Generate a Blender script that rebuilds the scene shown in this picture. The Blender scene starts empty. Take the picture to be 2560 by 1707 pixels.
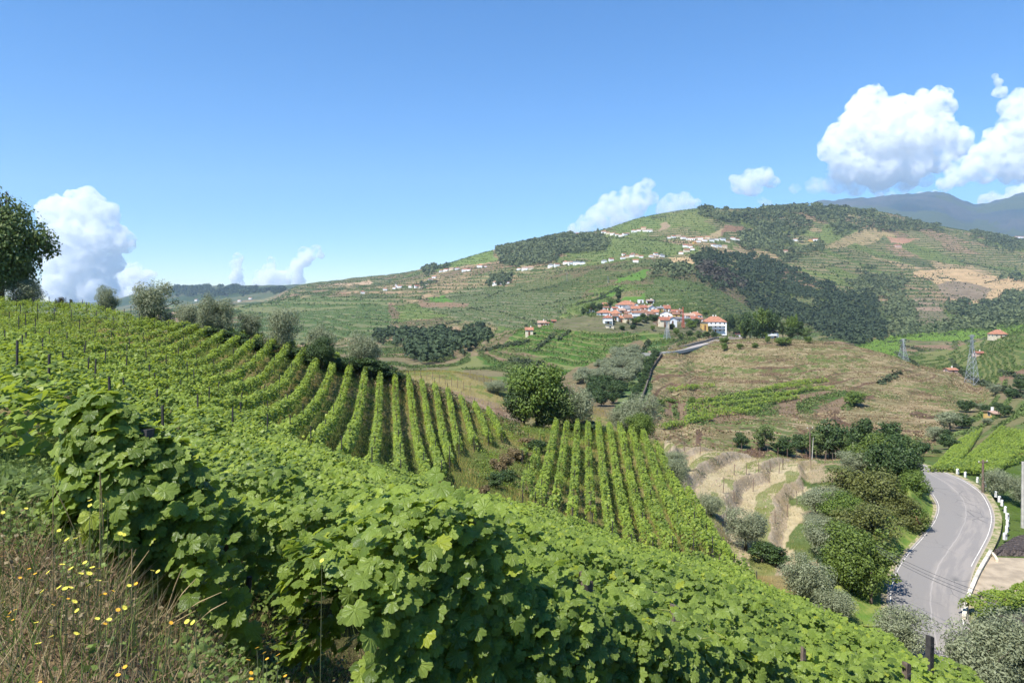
import bpy, math, random
import numpy as np
rnd = random.Random(7)
rng = np.random.default_rng(7)
sc = bpy.context.scene
COL = sc.collection
R = math.radians

# ---------------------------------------------------------------- camera, sky, sun, exposure
FPX = 683.0; CX = 512.0; HV = 300.0; W, H = 1024, 682      # focal length, centre and eye level, in render pixels
cam_d = bpy.data.cameras.new('camera'); cam = bpy.data.objects.new('camera', cam_d); COL.objects.link(cam)
cam_d.sensor_width = 36.0; cam_d.lens = 36.0 * FPX / W
cam_d.shift_y = -(H / 2 - HV) / W
cam_d.clip_start = 0.05; cam_d.clip_end = 80000
cam.location = (0, 0, 0); cam.rotation_euler = (R(90), 0, 0)
sc.camera = cam

SUN_EL, SUN_AZ = R(56), R(-134)        # azimuth from +Y, clockwise seen from above (negative: to the left)
world = bpy.data.worlds.new('World'); sc.world = world; world.use_nodes = True
wn = world.node_tree; wn.nodes.clear()
sky = wn.nodes.new('ShaderNodeTexSky'); sky.sky_type = 'NISHITA'; sky.sun_disc = False
sky.sun_elevation = SUN_EL; sky.sun_rotation = SUN_AZ
sky.altitude = 300; sky.air_density = 1.0; sky.dust_density = 0.0; sky.ozone_density = 6.0
bg = wn.nodes.new('ShaderNodeBackground'); bg.inputs['Strength'].default_value = 0.097
wo = wn.nodes.new('ShaderNodeOutputWorld')
hs = wn.nodes.new('ShaderNodeHueSaturation'); hs.inputs['Saturation'].default_value = 1.28; hs.inputs['Hue'].default_value = .503
wn.links.new(sky.outputs[0], hs.inputs['Color']); wn.links.new(hs.outputs[0], bg.inputs[0]); wn.links.new(bg.outputs[0], wo.inputs['Surface'])
sun_d = bpy.data.lights.new('sun', 'SUN'); sun_d.energy = 4.6; sun_d.angle = R(0.53); sun_d.color = (1.0, 0.96, 0.88)
sun = bpy.data.objects.new('sun', sun_d); COL.objects.link(sun)
sx, sy, sz = math.sin(SUN_AZ) * math.cos(SUN_EL), math.cos(SUN_AZ) * math.cos(SUN_EL), math.sin(SUN_EL)
from mathutils import Vector, Matrix
sun.rotation_euler = Vector((sx, sy, sz)).to_track_quat('Z', 'Y').to_euler()
sc.view_settings.view_transform = 'Standard'; sc.view_settings.look = 'None'
sc.view_settings.gamma = 1.0; sc.view_settings.exposure = 0.95; sc.view_settings.use_curve_mapping = False
cy = sc.cycles
cy.max_bounces = 12; cy.diffuse_bounces = 2; cy.glossy_bounces = 2; cy.transmission_bounces = 3; cy.volume_bounces = 12
cy.transparent_max_bounces = 8; cy.caustics_reflective = False; cy.caustics_refractive = False
cy.use_adaptive_sampling = True; cy.adaptive_threshold = 0.02
cy.sample_clamp_indirect = 6

# ---------------------------------------------------------------- helpers
def tag(o, label=None, cat=None, group=None, kind=None):
    if label: o['label'] = label
    if cat: o['category'] = cat
    if group: o['group'] = group
    if kind: o['kind'] = kind
    return o

def empty(name, loc=(0, 0, 0), rz=0, label=None, cat=None, group=None):
    o = bpy.data.objects.new(name, None); COL.objects.link(o)
    o.location = loc; o.rotation_euler = (0, 0, rz); o.empty_display_size = 0.3
    return tag(o, label, cat, group)

def link(name, me, parent=None, loc=None):
    o = bpy.data.objects.new(name, me); COL.objects.link(o)
    if parent: o.parent = parent
    if loc is not None: o.location = loc
    return o

def mesh_np(name, V, F, mats, attrs=None, smooth=False, midx=None, uv=None):
    """V Nx3; F an MxK array (all faces K-gons) or a list of such arrays."""
    Fs = F if isinstance(F, list) else [F]
    Fs = [np.asarray(f, dtype=np.int32) for f in Fs if len(f)]
    me = bpy.data.meshes.new(name)
    V = np.asarray(V, dtype=np.float32)
    me.vertices.add(len(V)); me.vertices.foreach_set('co', V.ravel())
    loops = np.concatenate([f.ravel() for f in Fs]); nf = sum(len(f) for f in Fs)
    sizes = np.concatenate([np.full(len(f), f.shape[1], dtype=np.int32) for f in Fs])
    starts = np.concatenate([[0], np.cumsum(sizes)[:-1]]).astype(np.int32)
    me.loops.add(len(loops)); me.polygons.add(nf)
    me.loops.foreach_set('vertex_index', loops)
    me.polygons.foreach_set('loop_start', starts)
    if midx is not None: me.polygons.foreach_set('material_index', np.asarray(midx, dtype=np.int32))
    me.polygons.foreach_set('use_smooth', np.full(nf, bool(smooth)))
    for k, a in (attrs or {}).items():
        a = np.asarray(a, dtype=np.float32)
        if a.ndim == 1:
            at = me.attributes.new(k, 'FLOAT', 'POINT'); at.data.foreach_set('value', a)
        else:
            if a.shape[1] == 3: a = np.concatenate([a, np.ones((len(a), 1), np.float32)], 1)
            at = me.attributes.new(k, 'FLOAT_COLOR', 'POINT'); at.data.foreach_set('color', a.ravel())
    if uv is not None:
        l = me.uv_layers.new(name='UVMap'); l.data.foreach_set('uv', np.asarray(uv, np.float32)[loops].ravel())
    for m in (mats if isinstance(mats, (list, tuple)) else [mats]): me.materials.append(m)
    me.update(calc_edges=True)
    return me

# hash noise
def _h(ix, iy, seed):
    n = (ix.astype(np.int64) * 374761393 + iy.astype(np.int64) * 668265263 + seed * 1442695041) & 0x7fffffff
    n = ((n ^ (n >> 13)) * 1274126177) & 0x7fffffff
    n = ((n ^ (n >> 16)) * 2246822519) & 0x7fffffff
    return ((n >> 7) & 0xffff) / 65535.0
def vnoise(x, y, seed=0):
    x = np.asarray(x, float); y = np.asarray(y, float)
    ix = np.floor(x); iy = np.floor(y); fx = x - ix; fy = y - iy
    fx = fx * fx * (3 - 2 * fx); fy = fy * fy * (3 - 2 * fy)
    a = _h(ix, iy, seed); b = _h(ix + 1, iy, seed); c = _h(ix, iy + 1, seed); d = _h(ix + 1, iy + 1, seed)
    return (a * (1 - fx) + b * fx) * (1 - fy) + (c * (1 - fx) + d * fx) * fy
def fbm(x, y, seed=0, octv=4):
    s = 0; a = 1; t = 0
    x = np.asarray(x, float); y = np.asarray(y, float)
    for i in range(octv):
        s = s + a * (vnoise(x, y, seed + i * 17) - .5); t += a; a *= .5; x = x * 2.03 + 11.3; y = y * 2.03 + 7.7
    return s / t * 2
def sstep(a, b, x):
    t = np.clip((x - a) / (b - a), 0, 1); return t * t * (3 - 2 * t)

# ---------------------------------------------------------------- node helpers
class NT:
    def __init__(s, name):
        s.m = bpy.data.materials.new(name); s.m.use_nodes = True; s.t = s.m.node_tree; s.t.nodes.clear()
        s.out = s.t.nodes.new('ShaderNodeOutputMaterial')
    def n(s, typ, ins=None, **kw):
        nd = s.t.nodes.new(typ)
        for k, v in kw.items(): setattr(nd, k, v)
        for k, v in (ins or {}).items(): s.set(nd.inputs[k], v)
        return nd
    def set(s, sock, v):
        if isinstance(v, bpy.types.NodeSocket): s.t.links.new(v, sock)
        elif isinstance(v, bpy.types.Node): s.t.links.new(v.outputs[0], sock)
        elif isinstance(v, (tuple, list)) and len(v) == 3 and sock.type == 'RGBA': sock.default_value = (*v, 1)
        else: sock.default_value = v
    def math(s, op, a, b=0.0, c=None, clamp=False):
        nd = s.n('ShaderNodeMath', operation=op, use_clamp=clamp); s.set(nd.inputs[0], a); s.set(nd.inputs[1], b)
        if c is not None: s.set(nd.inputs[2], c)
        return nd.outputs[0]
    def mix(s, f, a, b, mode='MIX'):
        nd = s.n('ShaderNodeMix', data_type='RGBA', blend_type=mode)
        s.set(nd.inputs[0], f); s.set(nd.inputs[6], a); s.set(nd.inputs[7], b); return nd.outputs[2]
    def ramp(s, f, lo, hi, a=0.0, b=1.0):
        nd = s.n('ShaderNodeMapRange', interpolation_type='SMOOTHSTEP'); s.set(nd.inputs[0], f)
        for i, v in enumerate((lo, hi, a, b)): nd.inputs[i + 1].default_value = v
        return nd.outputs[0]
    def attr(s, name):
        return s.n('ShaderNodeAttribute', attribute_name=name)
    def pos(s): return s.n('ShaderNodeNewGeometry').outputs['Position']
    def obj(s): return s.n('ShaderNodeTexCoord').outputs['Object']
    def noise(s, scale, vec=None, detail=4, rough=.55, dist=0.0):
        nd = s.n('ShaderNodeTexNoise', {'Scale': scale, 'Detail': detail, 'Roughness': rough, 'Distortion': dist})
        s.t.links.new(vec if vec is not None else s.pos(), nd.inputs['Vector']); return nd.outputs[0]
    def principled(s, col, rough=.8, spec=.3, normal=None, **kw):
        p = s.n('ShaderNodeBsdfPrincipled'); s.set(p.inputs['Base Color'], col); s.set(p.inputs['Roughness'], rough)
        p.inputs['Specular IOR Level'].default_value = spec
        for k, v in kw.items(): s.set(p.inputs[k], v)
        if normal is not None: s.set(p.inputs['Normal'], normal)
        return p
    def bump(s, h, dist, strength=1.0):
        return s.n('ShaderNodeBump', {'Height': h, 'Distance': dist, 'Strength': strength}).outputs[0]
    def done(s, sh):
        s.t.links.new(sh.outputs[0] if isinstance(sh, bpy.types.Node) else sh, s.out.inputs['Surface']); return s.m

def mat_plain(name, col, rough=.8, var=.25, scale=3.0, spec=.3, bump=0.0, metallic=0.0):
    t = NT(name); nz = t.noise(scale, t.obj(), 5)
    c = t.mix(t.ramp(nz, .3, .7), tuple(x * (1 - var) for x in col), tuple(min(1, x * (1 + var)) for x in col))
    nrm = t.bump(nz, bump) if bump else None
    return t.done(t.principled(c, rough, spec, nrm, Metallic=metallic))

def mat_leaf(name, dark, light, trans=.35, rough=.45, spec=.5, veins=False, yellow=None):
    """leaf-like faces: colour varies per leaf with the attribute rnd; light passes through"""
    t = NT(name); r = t.attr('rnd').outputs['Fac']
    c = t.mix(r, dark, light)
    if yellow: c = t.mix(t.ramp(r, .93, .99), c, yellow)
    big = t.noise(.35, None, 2)
    c = t.mix(t.ramp(big, .35, .65, 0, .35), c, tuple(min(1, x * 1.5) for x in light[:2]) + (light[2] * .9,))
    nrm = None
    if veins:
        uv = t.n('ShaderNodeTexCoord').outputs['UV']; sp = t.n('ShaderNodeSeparateXYZ', {0: uv})
        x, y = sp.outputs[0], sp.outputs[1]
        ang = t.math('ARCTAN2', x, y); rad = t.math('SQRT', t.math('ADD', t.math('MULTIPLY', x, x), t.math('MULTIPLY', y, y)))
        k = t.math('ABSOLUTE', t.math('SINE', t.math('MULTIPLY', ang, 3.6)))       # five main veins
        d = t.math('MULTIPLY', k, rad)
        v1 = t.ramp(d, .0, .07, 1, 0)
        s2 = t.math('ABSOLUTE', t.math('SINE', t.math('ADD', t.math('MULTIPLY', rad, 26.0), t.math('MULTIPLY', k, 5.0))))
        v2 = t.ramp(s2, .0, .35, .5, 0)
        v = t.math('MAXIMUM', v1, v2)
        c = t.mix(t.math('MULTIPLY', v, .22), c, tuple(min(1, a * 1.9 + .02) for a in light))
        nz = t.noise(60, t.obj(), 3)
        nrm = t.bump(t.math('ADD', t.math('MULTIPLY', v, -1.0), t.math('MULTIPLY', nz, .6)), .004, .8)
    p = t.principled(c, rough, spec, nrm)
    tr = t.n('ShaderNodeBsdfTranslucent'); t.set(tr.inputs[0], t.mix(.5, c, tuple(min(1, a * b) for a, b in zip(light, (2.2, 2.0, .8)))))
    m = t.n('ShaderNodeMixShader', {0: trans, 1: p.outputs[0], 2: tr.outputs[0]})
    return t.done(m)
# ================================================================ the shape of the land
# A height field, lofted through depth profiles. Each profile: (bearing u, [(distance, sight-line v, cover height)])
# kept as real heights: z = (HV - v) / FPX * distance - cover.
def _z(r, v, h=0.0): return (HV - v) / FPX * r - h
C_ = 1.45
PROF = {
 0:   [(.7,'z',-1.6),(2.5,'z',-1.42),(5,'z',-1.6),(10,'z',-2.7),(20,352,C_),(38,336,C_),(58,316,C_),(78,297,C_),
       (100,320,0),(140,340,0),(180,345,0),(230,345,0),(300,340,0),(380,335,0),(480,330,0),(560,330,0),(800,325,0),(1400,320,0),(2200,315,0),(3000,312,0),(4000,310,0),(5000,307,0),(9000,306,0),(12500,310,0)],
 100: [(.7,'z',-1.6),(2.5,'z',-1.47),(5,'z',-1.9),(9,'z',-3.0),(19,385,C_),(36,362,C_),(57,333,C_),(80,305,C_),
       (100,328,0),(140,345,0),(180,350,0),(230,350,0),(300,345,0),(380,340,0),(480,335,0),(560,335,0),(800,330,0),(1400,322,0),(2200,316,0),(3000,311,0),(4000,310,0),(5000,305,0),(9000,306,0),(12500,310,0)],
 150: [(.7,'z',-1.6),(2.5,'z',-1.52),(4.8,'z',-2.2),(9,'z',-3.2),(18,410,C_),(34,378,C_),(56,346,C_),(81,318,C_),
       (100,338,0),(140,350,0),(180,352,0),(230,352,0),(300,347,0),(380,342,0),(480,338,0),(560,336,0),(780,332,0),(1300,320,0),(2000,313,0),(3000,309,0),(4000,306,0),(5000,292,0),(9000,304,0),(12500,310,0)],
 200: [(.7,'z',-1.6),(2.5,'z',-1.6),(4.6,'z',-2.4),(9,450,C_),(18,420,C_),(32,394,C_),(55,360,C_),(82,327,.8),
       (105,345,0),(140,352,0),(180,354,0),(235,355,0),(300,350,0),(390,345,0),(500,340,0),(600,338,0),(740,334,0),(1150,320,0),(1700,309,0),(3000,306,0),(4000,300,0),(5000,288,0),(9000,302,0),(12500,310,0)],
 260: [(.7,'z',-1.65),(2.5,'z',-1.75),(4.5,'z',-2.7),(9,462,C_),(18,440,C_),(33,418,C_),(55,378,C_),(86,337,.5),
       (108,358,0),(145,360,0),(185,360,0),(240,362,0),(300,358,0),(390,352,0),(520,347,0),(630,343,0),(780,335,0),(1150,319,0),(1600,304,0),(3200,303,0),(4000,294,0),(5000,287,0),(9000,300,0),(12500,310,0)],
 300: [(.7,'z',-1.7),(2.5,'z',-2.0),(4.5,'z',-2.75),(9,472,C_),(18,452,C_),(34,433,C_),(55,392,C_),(88,348,.2),
       (110,366,0),(150,364,0),(190,362,0),(240,366,0),(300,362,0),(400,355,0),(550,350,0),(650,346,0),(850,335,0),(1200,317,0),(1600,299,0),(3400,285,0),(4000,288,0),(5200,286,0),(9000,298,0),(12500,310,0)],
 350: [(.7,'z',-1.7),(2.5,'z',-2.05),(4.5,'z',-2.8),(9,480,C_),(18,466,C_),(34,449,C_),(56,408,C_),(90,363,.1),
       (112,380,0),(140,375,0),(180,369,0),(230,374,0),(300,368,0),(400,358,0),(530,350,0),(640,344,0),(850,331,0),(1200,312,0),(1650,293,0),(3200,279,0),(3800,283,0),(5200,288,0),(9000,298,0),(12500,310,0)],
 400: [(.7,'z',-1.75),(2.5,'z',-2.1),(4.5,'z',-2.85),(9,486,C_),(18,479,C_),(35,466,C_),(58,425,C_),(92,379,0),
       (112,392,0),(135,384,0),(170,372,0),(215,378,0),(300,372,0),(400,360,0),(520,350,0),(620,342,0),(850,328,0),(1200,308,0),(1700,288,0),(3000,273,0),(3600,277,0),(5200,290,0),(9000,298,0),(12500,310,0)],
 440: [(.7,'z',-1.75),(2.5,'z',-2.1),(4.5,'z',-2.9),(9,496,C_),(18,490,C_),(36,478,C_),(60,434,C_),(95,391,0),
       (114,402,0),(132,393,0),(168,371,0),(212,379,0),(300,371,0),(385,362,0),(505,350,0),(640,341,0),(850,326,0),(1200,303,0),(1700,281,0),(2450,265,0),(3100,270,0),(5200,290,0),(9000,298,0),(12500,310,0)],
 480: [(.7,'z',-1.75),(2.5,'z',-2.15),(4.5,'z',-2.95),(9,508,C_),(18,500,C_),(37,487,C_),(61,448,.7),(96,411,0),
       (115,414,0),(130,404,0),(168,376,0),(212,386,0),(300,371,0),(380,358,0),(480,342,0),(620,341,0),(830,323,0),(1200,296,0),(1700,271,0),(2300,253,0),(3000,262,0),(5200,290,0),(9000,298,0),(12500,310,0)],
 520: [(.7,'z',-1.8),(2.5,'z',-2.15),(4.5,'z',-3.0),(9,522,C_),(18,512,C_),(38,497,C_),(62,464,.2),(95,425,0),
       (115,426,0),(135,410,0),(170,388,0),(215,392,0),(300,372,0),(380,350,0),(460,330,0),(560,338,0),(800,318,0),(1200,290,0),(1700,263,0),(2200,245,0),(3000,256,0),(5200,290,0),(9000,298,0),(12500,310,0)],
 560: [(.7,'z',-1.8),(2.5,'z',-2.2),(4.5,'z',-3.05),(9,536,C_),(18,524,C_),(40,509,C_),(63,476,0),(95,430,0),
       (118,438,0),(145,424,0),(175,406,0),(220,402,0),(290,377,0),(370,348,0),(460,320,0),(560,325,0),(800,307,0),(1200,279,0),(1700,254,0),(2200,237,0),(3000,248,0),(5200,290,0),(9000,298,0),(12500,310,0)],
 600: [(.7,'z',-1.8),(2.5,'z',-2.2),(4.5,'z',-3.1),(9,550,C_),(18,537,C_),(40,523,C_),(62,488,0),(95,432,0),
       (118,446,0),(148,434,0),(176,416,0),(218,405,0),(280,378,0),(360,345,0),(455,315,0),(560,314,0),(800,296,0),(1200,269,0),(1700,246,0),(2200,231,0),(3000,242,0),(5200,290,0),(9000,298,0),(12500,310,0)],
 640: [(.7,'z',-1.85),(2.5,'z',-2.25),(4.5,'z',-3.15),(9,565,C_),(18,552,C_),(40,540,C_),(60,503,0),(92,437,0),
       (115,456,0),(150,440,0),(176,425,0),(212,408,0),(270,380,0),(350,350,0),(450,321,0),(560,310,0),(800,290,0),(1200,264,0),(1700,240,0),(2200,219,0),(3000,232,0),(5200,290,0),(9000,298,0),(12500,310,0)],
 670: [(.7,'z',-1.85),(2.5,'z',-2.25),(4.4,'z',-3.15),(9,575,C_),(18,560,C_),(38,546,C_),(55,515,0),(76,472,0),
       (92,470,0),(122,440,0),(150,446,0),(182,430,0),(262,390,0),(340,352,0),(445,327,0),(560,312,0),(800,291,0),(1200,266,0),(1700,240,0),(2250,213,0),(3000,228,0),(5200,290,0),(9000,298,0),(12500,310,0)],
 700: [(.7,'z',-1.85),(2.5,'z',-2.3),(4.4,'z',-3.2),(9,586,C_),(18,569,C_),(36,552,C_),(48,530,.7),(60,519,0),
       (70,540,0),(85,503,0),(124,446,0),(145,454,0),(180,430,0),(280,385,0),(410,341,0),(490,330,0),(750,300,0),(1150,272,0),(1700,238,0),(2300,209,0),(3100,226,0),(5200,290,0),(9000,298,0),(12500,310,0)],
 760: [(.7,'z',-1.9),(2.5,'z',-2.3),(4.3,'z',-3.2),(9,606,C_),(17,591,C_),(28,583,C_),(36,580,C_),(44,578,C_),
       (56,630,0),(80,547,0),(130,455,0),(145,463,0),(180,434,0),(280,386,0),(400,338,0),(500,346,0),(900,330,0),(1250,290,0),(1800,247,0),(2500,209,0),(3200,220,0),(5400,270,0),(9000,262,0),(12500,300,0)],
 820: [(.7,'z',-1.9),(2.5,'z',-2.3),(4.2,'z',-3.2),(9,628,C_),(15,613,C_),(22,607,C_),(27,605,C_),(32,604,C_),
       (48,670,0),(76,562,0),(132,459,0),(150,464,0),(190,436,0),(290,386,0),(390,341,0),(500,352,0),(900,336,0),(1300,295,0),(1900,247,0),(2600,206,0),(3300,216,0),(5600,250,0),(9000,204,0),(12500,240,0)],
 880: [(.7,'z',-1.9),(2.5,'z',-2.3),(4,'z',-3.2),(8,647,C_),(12,638,C_),(16,633,C_),(20,631,C_),(24,630,C_),
       (40,800,0),(66,608,0),(128,460,0),(150,455,0),(200,432,0),(300,387,0),(380,352,0),(480,360,0),(800,344,0),(1300,308,0),(2000,256,0),(2700,212,0),(3400,222,0),(5800,240,0),(9000,199,0),(12500,230,0)],
 940: [(.7,'z',-1.9),(2.5,'z',-2.3),(4,'z',-3.1),(7,673,C_),(10,665,C_),(13,661,C_),(15,660,C_),(18,660,C_),
       (36,869,0),(66,610,0),(130,458,0),(160,450,0),(220,424,0),(300,393,0),(360,374,0),(450,368,0),(750,347,0),(1300,312,0),(2000,263,0),(2700,226,0),(3400,234,0),(5900,240,0),(9000,195,0),(12500,230,0)],
 975: [(.7,'z',-1.9),(2.5,'z',-2.3),(3.8,'z',-3.1),(6.5,690,C_),(9,682,C_),(11.5,678,C_),(13.5,676,C_),(16,676,C_),
       (34,903,0),(66,610,0),(130,458,0),(165,445,0),(225,420,0),(305,396,0),(370,381,0),(480,360,0),(755,341,0),(1300,313,0),(2000,266,0),(2700,232,0),(3400,238,0),(6000,240,0),(9000,207,0),(12500,235,0)],
 1000:[(.7,'z',-1.9),(2.5,'z',-2.3),(3.6,'z',-3.1),(6,701,C_),(8,695,C_),(10,692,C_),(12,691,C_),(14,691,C_),
       (34,903,0),(66,610,0),(130,460,0),(170,438,0),(230,413,0),(310,388,0),(400,364,0),(520,341,0),(760,334,0),(1300,314,0),(2000,269,0),(2700,237,0),(3400,242,0),(6000,240,0),(9000,203,0),(12500,235,0)],
 1024:[(.7,'z',-1.9),(2.5,'z',-2.3),(3.5,'z',-3.1),(5.5,712,C_),(7.5,706,C_),(9,703,C_),(10.5,702,C_),(12.5,702,C_),
       (34,903,0),(66,610,0),(130,460,0),(172,434,0),(232,408,0),(310,382,0),(400,356,0),(520,333,0),(770,328,0),(1300,312,0),(2000,270,0),(2700,242,0),(3400,246,0),(6000,240,0),(9000,196,0),(12500,230,0)],
}
def _clone(src, f=None):
    L = list(PROF[src]); return [f(i, k) for i, k in enumerate(L)] if f else L
PROF[-300] = _clone(0, lambda i, k: k if i < 6 or i > 8 else (k[0], k[1] - (0, 12, 20, 10)[i - 5], k[2]))
PROF[-700] = _clone(0, lambda i, k: k if i < 6 or i > 8 else (k[0], k[1] - (0, 18, 34, 20)[i - 5], k[2]))
PROF[-1500] = PROF[-700]
PROF[1400] = _clone(1024); PROF[2500] = _clone(1024)

def pchip_slopes(x, y):
    h = np.diff(x, axis=-1); d = np.diff(y, axis=-1) / h
    m = np.zeros_like(y)
    w1 = 2 * h[..., 1:] + h[..., :-1]; w2 = h[..., 1:] + 2 * h[..., :-1]
    same = d[..., :-1] * d[..., 1:] > 0
    with np.errstate(divide='ignore', invalid='ignore'):
        mm = (w1 + w2) / (w1 / d[..., :-1] + w2 / d[..., 1:])
    m[..., 1:-1] = np.where(same, mm, 0); m[..., 0] = d[..., 0]; m[..., -1] = d[..., -1]
    return m
def pchip(x, y, xq):
    m = pchip_slopes(x, y); i = np.clip(np.searchsorted(x, xq) - 1, 0, len(x) - 2)
    h = x[i + 1] - x[i]; t = (xq - x[i]) / h
    return ((2*t**3-3*t**2+1)*y[i] + (t**3-2*t**2+t)*h*m[i] + (-2*t**3+3*t**2)*y[i+1] + (t**3-t**2)*h*m[i+1])
US = np.array(sorted(PROF)); NK = 24
KR = np.array([[math.log(k[0]) for k in PROF[u]] for u in US])
KE = np.array([[(k[2] / k[0] if k[1] == 'z' else _z(*k) / k[0]) for k in PROF[u]] for u in US])
# fine columns and rows
UG = np.concatenate([np.arange(-1500, -40, 20), np.arange(-40, 1064, 1.5), np.arange(1064, 2500, 20)])
SG = np.concatenate([np.arange(math.log(.7), math.log(20), .02), np.arange(math.log(20), math.log(150), .008),
                     np.arange(math.log(150), math.log(2700), .0045), np.arange(math.log(2700), math.log(12500), .01)])
SK = np.array([pchip(US, KR[:, k], UG) for k in range(NK)]).T      # cols x knots
EK = np.array([pchip(US, KE[:, k], UG) for k in range(NK)]).T
E = np.empty((len(UG), len(SG)))
for i in range(len(UG)): E[i] = pchip(SK[i], EK[i], SG)
YG = np.exp(SG)[None, :] * np.ones((len(UG), 1)); XG = (UG[:, None] - CX) / FPX * YG
ZG = E * YG
# natural relief, small against the distance
amp = .0022 * YG * sstep(120, 900, YG) + .10 * sstep(4, 20, YG)
wl = np.maximum(YG * .07, 3)
ZG += amp * .55 * fbm(XG / 9, YG / 9, 3, 3) * (1 - sstep(100, 200, YG)) 
ZG += .0032 * YG * sstep(250, 1200, YG) * (fbm(XG / 210, YG / 260, 5, 5)) + .0055 * YG * sstep(3500, 7000, YG) * (.8 - 2 * np.abs(fbm(XG / 800, YG / 800, 9, 6))) + .0035 * YG * sstep(4000, 7000, YG) * (.5 - 1.6 * np.abs(fbm(XG / 260, YG / 300, 19, 5)))
UU = UG[:, None] * np.ones_like(YG)
VV = HV - ZG / YG * FPX
# a low stone-walled bank along the crest above the vines, terrace steps in the pale plot beyond
def inpoly(px, py, poly):
    ins = np.zeros(px.shape, bool); n = len(poly)
    for i in range(n):
        x1, y1 = poly[i]; x2, y2 = poly[(i + 1) % n]
        c = ((y1 > py) != (y2 > py)) & (px < (x2 - x1) * (py - y1) / (y2 - y1 + 1e-9) + x1); ins ^= c
    return ins
# ---- terraces: heights stepped along the contours
ZB = ZG.copy()
def stepz(z, d, k):
    q = z / d; f = q - np.floor(q); return d * (np.floor(q) + sstep(.5 - k, .5 + k, f))
m1 = sstep(70, 78, YG) * (1 - sstep(126, 140, YG)) * sstep(655, 690, UU) * (1 - sstep(800, 850, UU))
PALE_Q = (XG * .80 - (YG - 80) * .50 - 10.6 + 1.9 * fbm(XG / 11, YG / 11, 21, 3) - .022 * np.clip(112 - YG, 0, 40) ** 1.6 * .6)      # terrace index runs down to the lower right
ph_p = PALE_Q / 5.2
ZG += m1 * 1.35 * ((ph_p - np.floor(ph_p)) - sstep(.0, .30, ph_p - np.floor(ph_p)))
far_t = sstep(230, 300, YG) * (1 - sstep(1500, 1900, YG))
BHM = inpoly(UU, VV, [(646,442),(650,370),(662,350),(700,338),(740,333),(820,333),(850,338),(880,350),(905,356),(940,364),(1000,388),(985,402),(940,430),(925,475),(860,470),(700,455)]) & (YG > 148) & (YG < 520)
far_t = far_t * np.where(BHM, .45, 1)
DZT = np.where(YG < 620, 1.7, np.where(YG < 1000, 3.4, 5.1))
ZS = ZB + 2.4 * fbm(XG / 60, YG / 60, 31, 3) * sstep(150, 400, YG)
PH = ZS / 1.7; ZS2 = ZB + 9 * fbm(XG / 160, YG / 160, 35, 4)
ZG += far_t * (stepz(ZS, 1.7, .16) - ZS) * .8 * (YG < 640) + far_t * (YG >= 640) * (stepz(ZS, 3.4, .2) - ZS) * .8

def ground_e(u, s):
    fi = np.interp(u, UG, np.arange(len(UG))); fj = np.interp(s, SG, np.arange(len(SG)))
    i = np.clip(fi.astype(int), 0, len(UG) - 2); j = np.clip(fj.astype(int), 0, len(SG) - 2); a = fi - i; b = fj - j
    E2 = ZG / YG if False else EZ
    return (EZ[i, j] * (1 - a) + EZ[i + 1, j] * a) * (1 - b) + (EZ[i, j + 1] * (1 - a) + EZ[i + 1, j + 1] * a) * b
EZ = ZG / YG
def ground(x, y):
    x = np.asarray(x, float); y = np.maximum(np.asarray(y, float), .71)
    return ground_e(CX + FPX * x / y, np.log(y)) * y
def g1(x, y): return float(ground(np.array([x]), np.array([y]))[0])
def px(x, y, z): return CX + FPX * x / y, HV - FPX * z / y
def at(u, v, rmin=1.0, rmax=12000):
    """where the sight line through (u, v) first meets the land beyond rmin"""
    k = np.interp(u, UG, np.arange(len(UG))); i = min(int(k), len(UG) - 2); a = k - i
    e = EZ[i] * (1 - a) + EZ[i + 1] * a; t = (HV - v) / FPX
    ok = (e >= t) & (SG >= math.log(rmin)) & (SG <= math.log(rmax))
    if not ok.any():
        sel = (SG >= math.log(rmin)) & (SG <= math.log(rmax)); j = np.where(sel)[0][np.argmax(e[sel])]
    else: j = np.argmax(ok)
    y = math.exp(SG[j]); return ((u - CX) / FPX * y, y, e[j] * y)
# ================================================================ what grows and lies on the land: colour attributes
NZ = lambda s, sc_, o=3: fbm(XG / sc_, YG / sc_, s, o)
def col(r, g, b): return np.array([r, g, b])
soil = np.empty(XG.shape + (3,)); vine = np.empty_like(soil); amt = np.zeros(XG.shape)
def setc(mask, A, c): A[mask] = c
n1 = NZ(41, 45, 4); n2 = NZ(43, 16, 4); n3 = NZ(47, 220, 3)
# --- the far slopes: earth between vine rows
wob = 6 * fbm(UU / 14, VV / 9, 3, 3); UW = UU + wob; VW = VV + .4 * wob
base = col(.175, .145, .08) + n1[..., None] * col(.03, .012, .01) + n3[..., None] * col(.02, .03, .008)
soil[:] = base
vine[:] = col(.045, .085, .022) + n2[..., None] * col(.012, .02, .004)
amt[:] = .85 * sstep(240, 300, YG)
# random field parcels: each patch of the slope its own cover
cell = np.floor(XG / 95 + .6 * fbm(XG / 70, YG / 70, 61, 2)) ; cell2 = np.floor(YG / 120 + .5 * XG / 200 + .7 * fbm(XG / 80, YG / 80, 67, 2))
pv = _h(cell, cell2, 5); pw = _h(cell, cell2, 9)
far = YG > 450
for lo, hi, s_, v_, a_ in ((0, .18, (.12, .155, .045), (.05, .095, .02), .7), (.18, .34, (.27, .20, .115), (.06, .085, .03), .7), (.34, .5, (.105, .115, .05), (.035, .065, .02), .9),
                           (.5, .64, (.22, .15, .095), (.06, .075, .03), .8), (.64, .85, (.17, .155, .075), (.04, .075, .02), .95), (.85, 1, (.18, .16, .08), (.05, .09, .028), .85)):
    k = far & (pv >= lo) & (pv < hi); soil[k] = (.15 * soil[k] + .85 * np.array(s_)) * (1 + .35 * n2[k] + .3 * (pw[k] - .5))[:, None]; vine[k] = v_; amt[k] = a_
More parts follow.
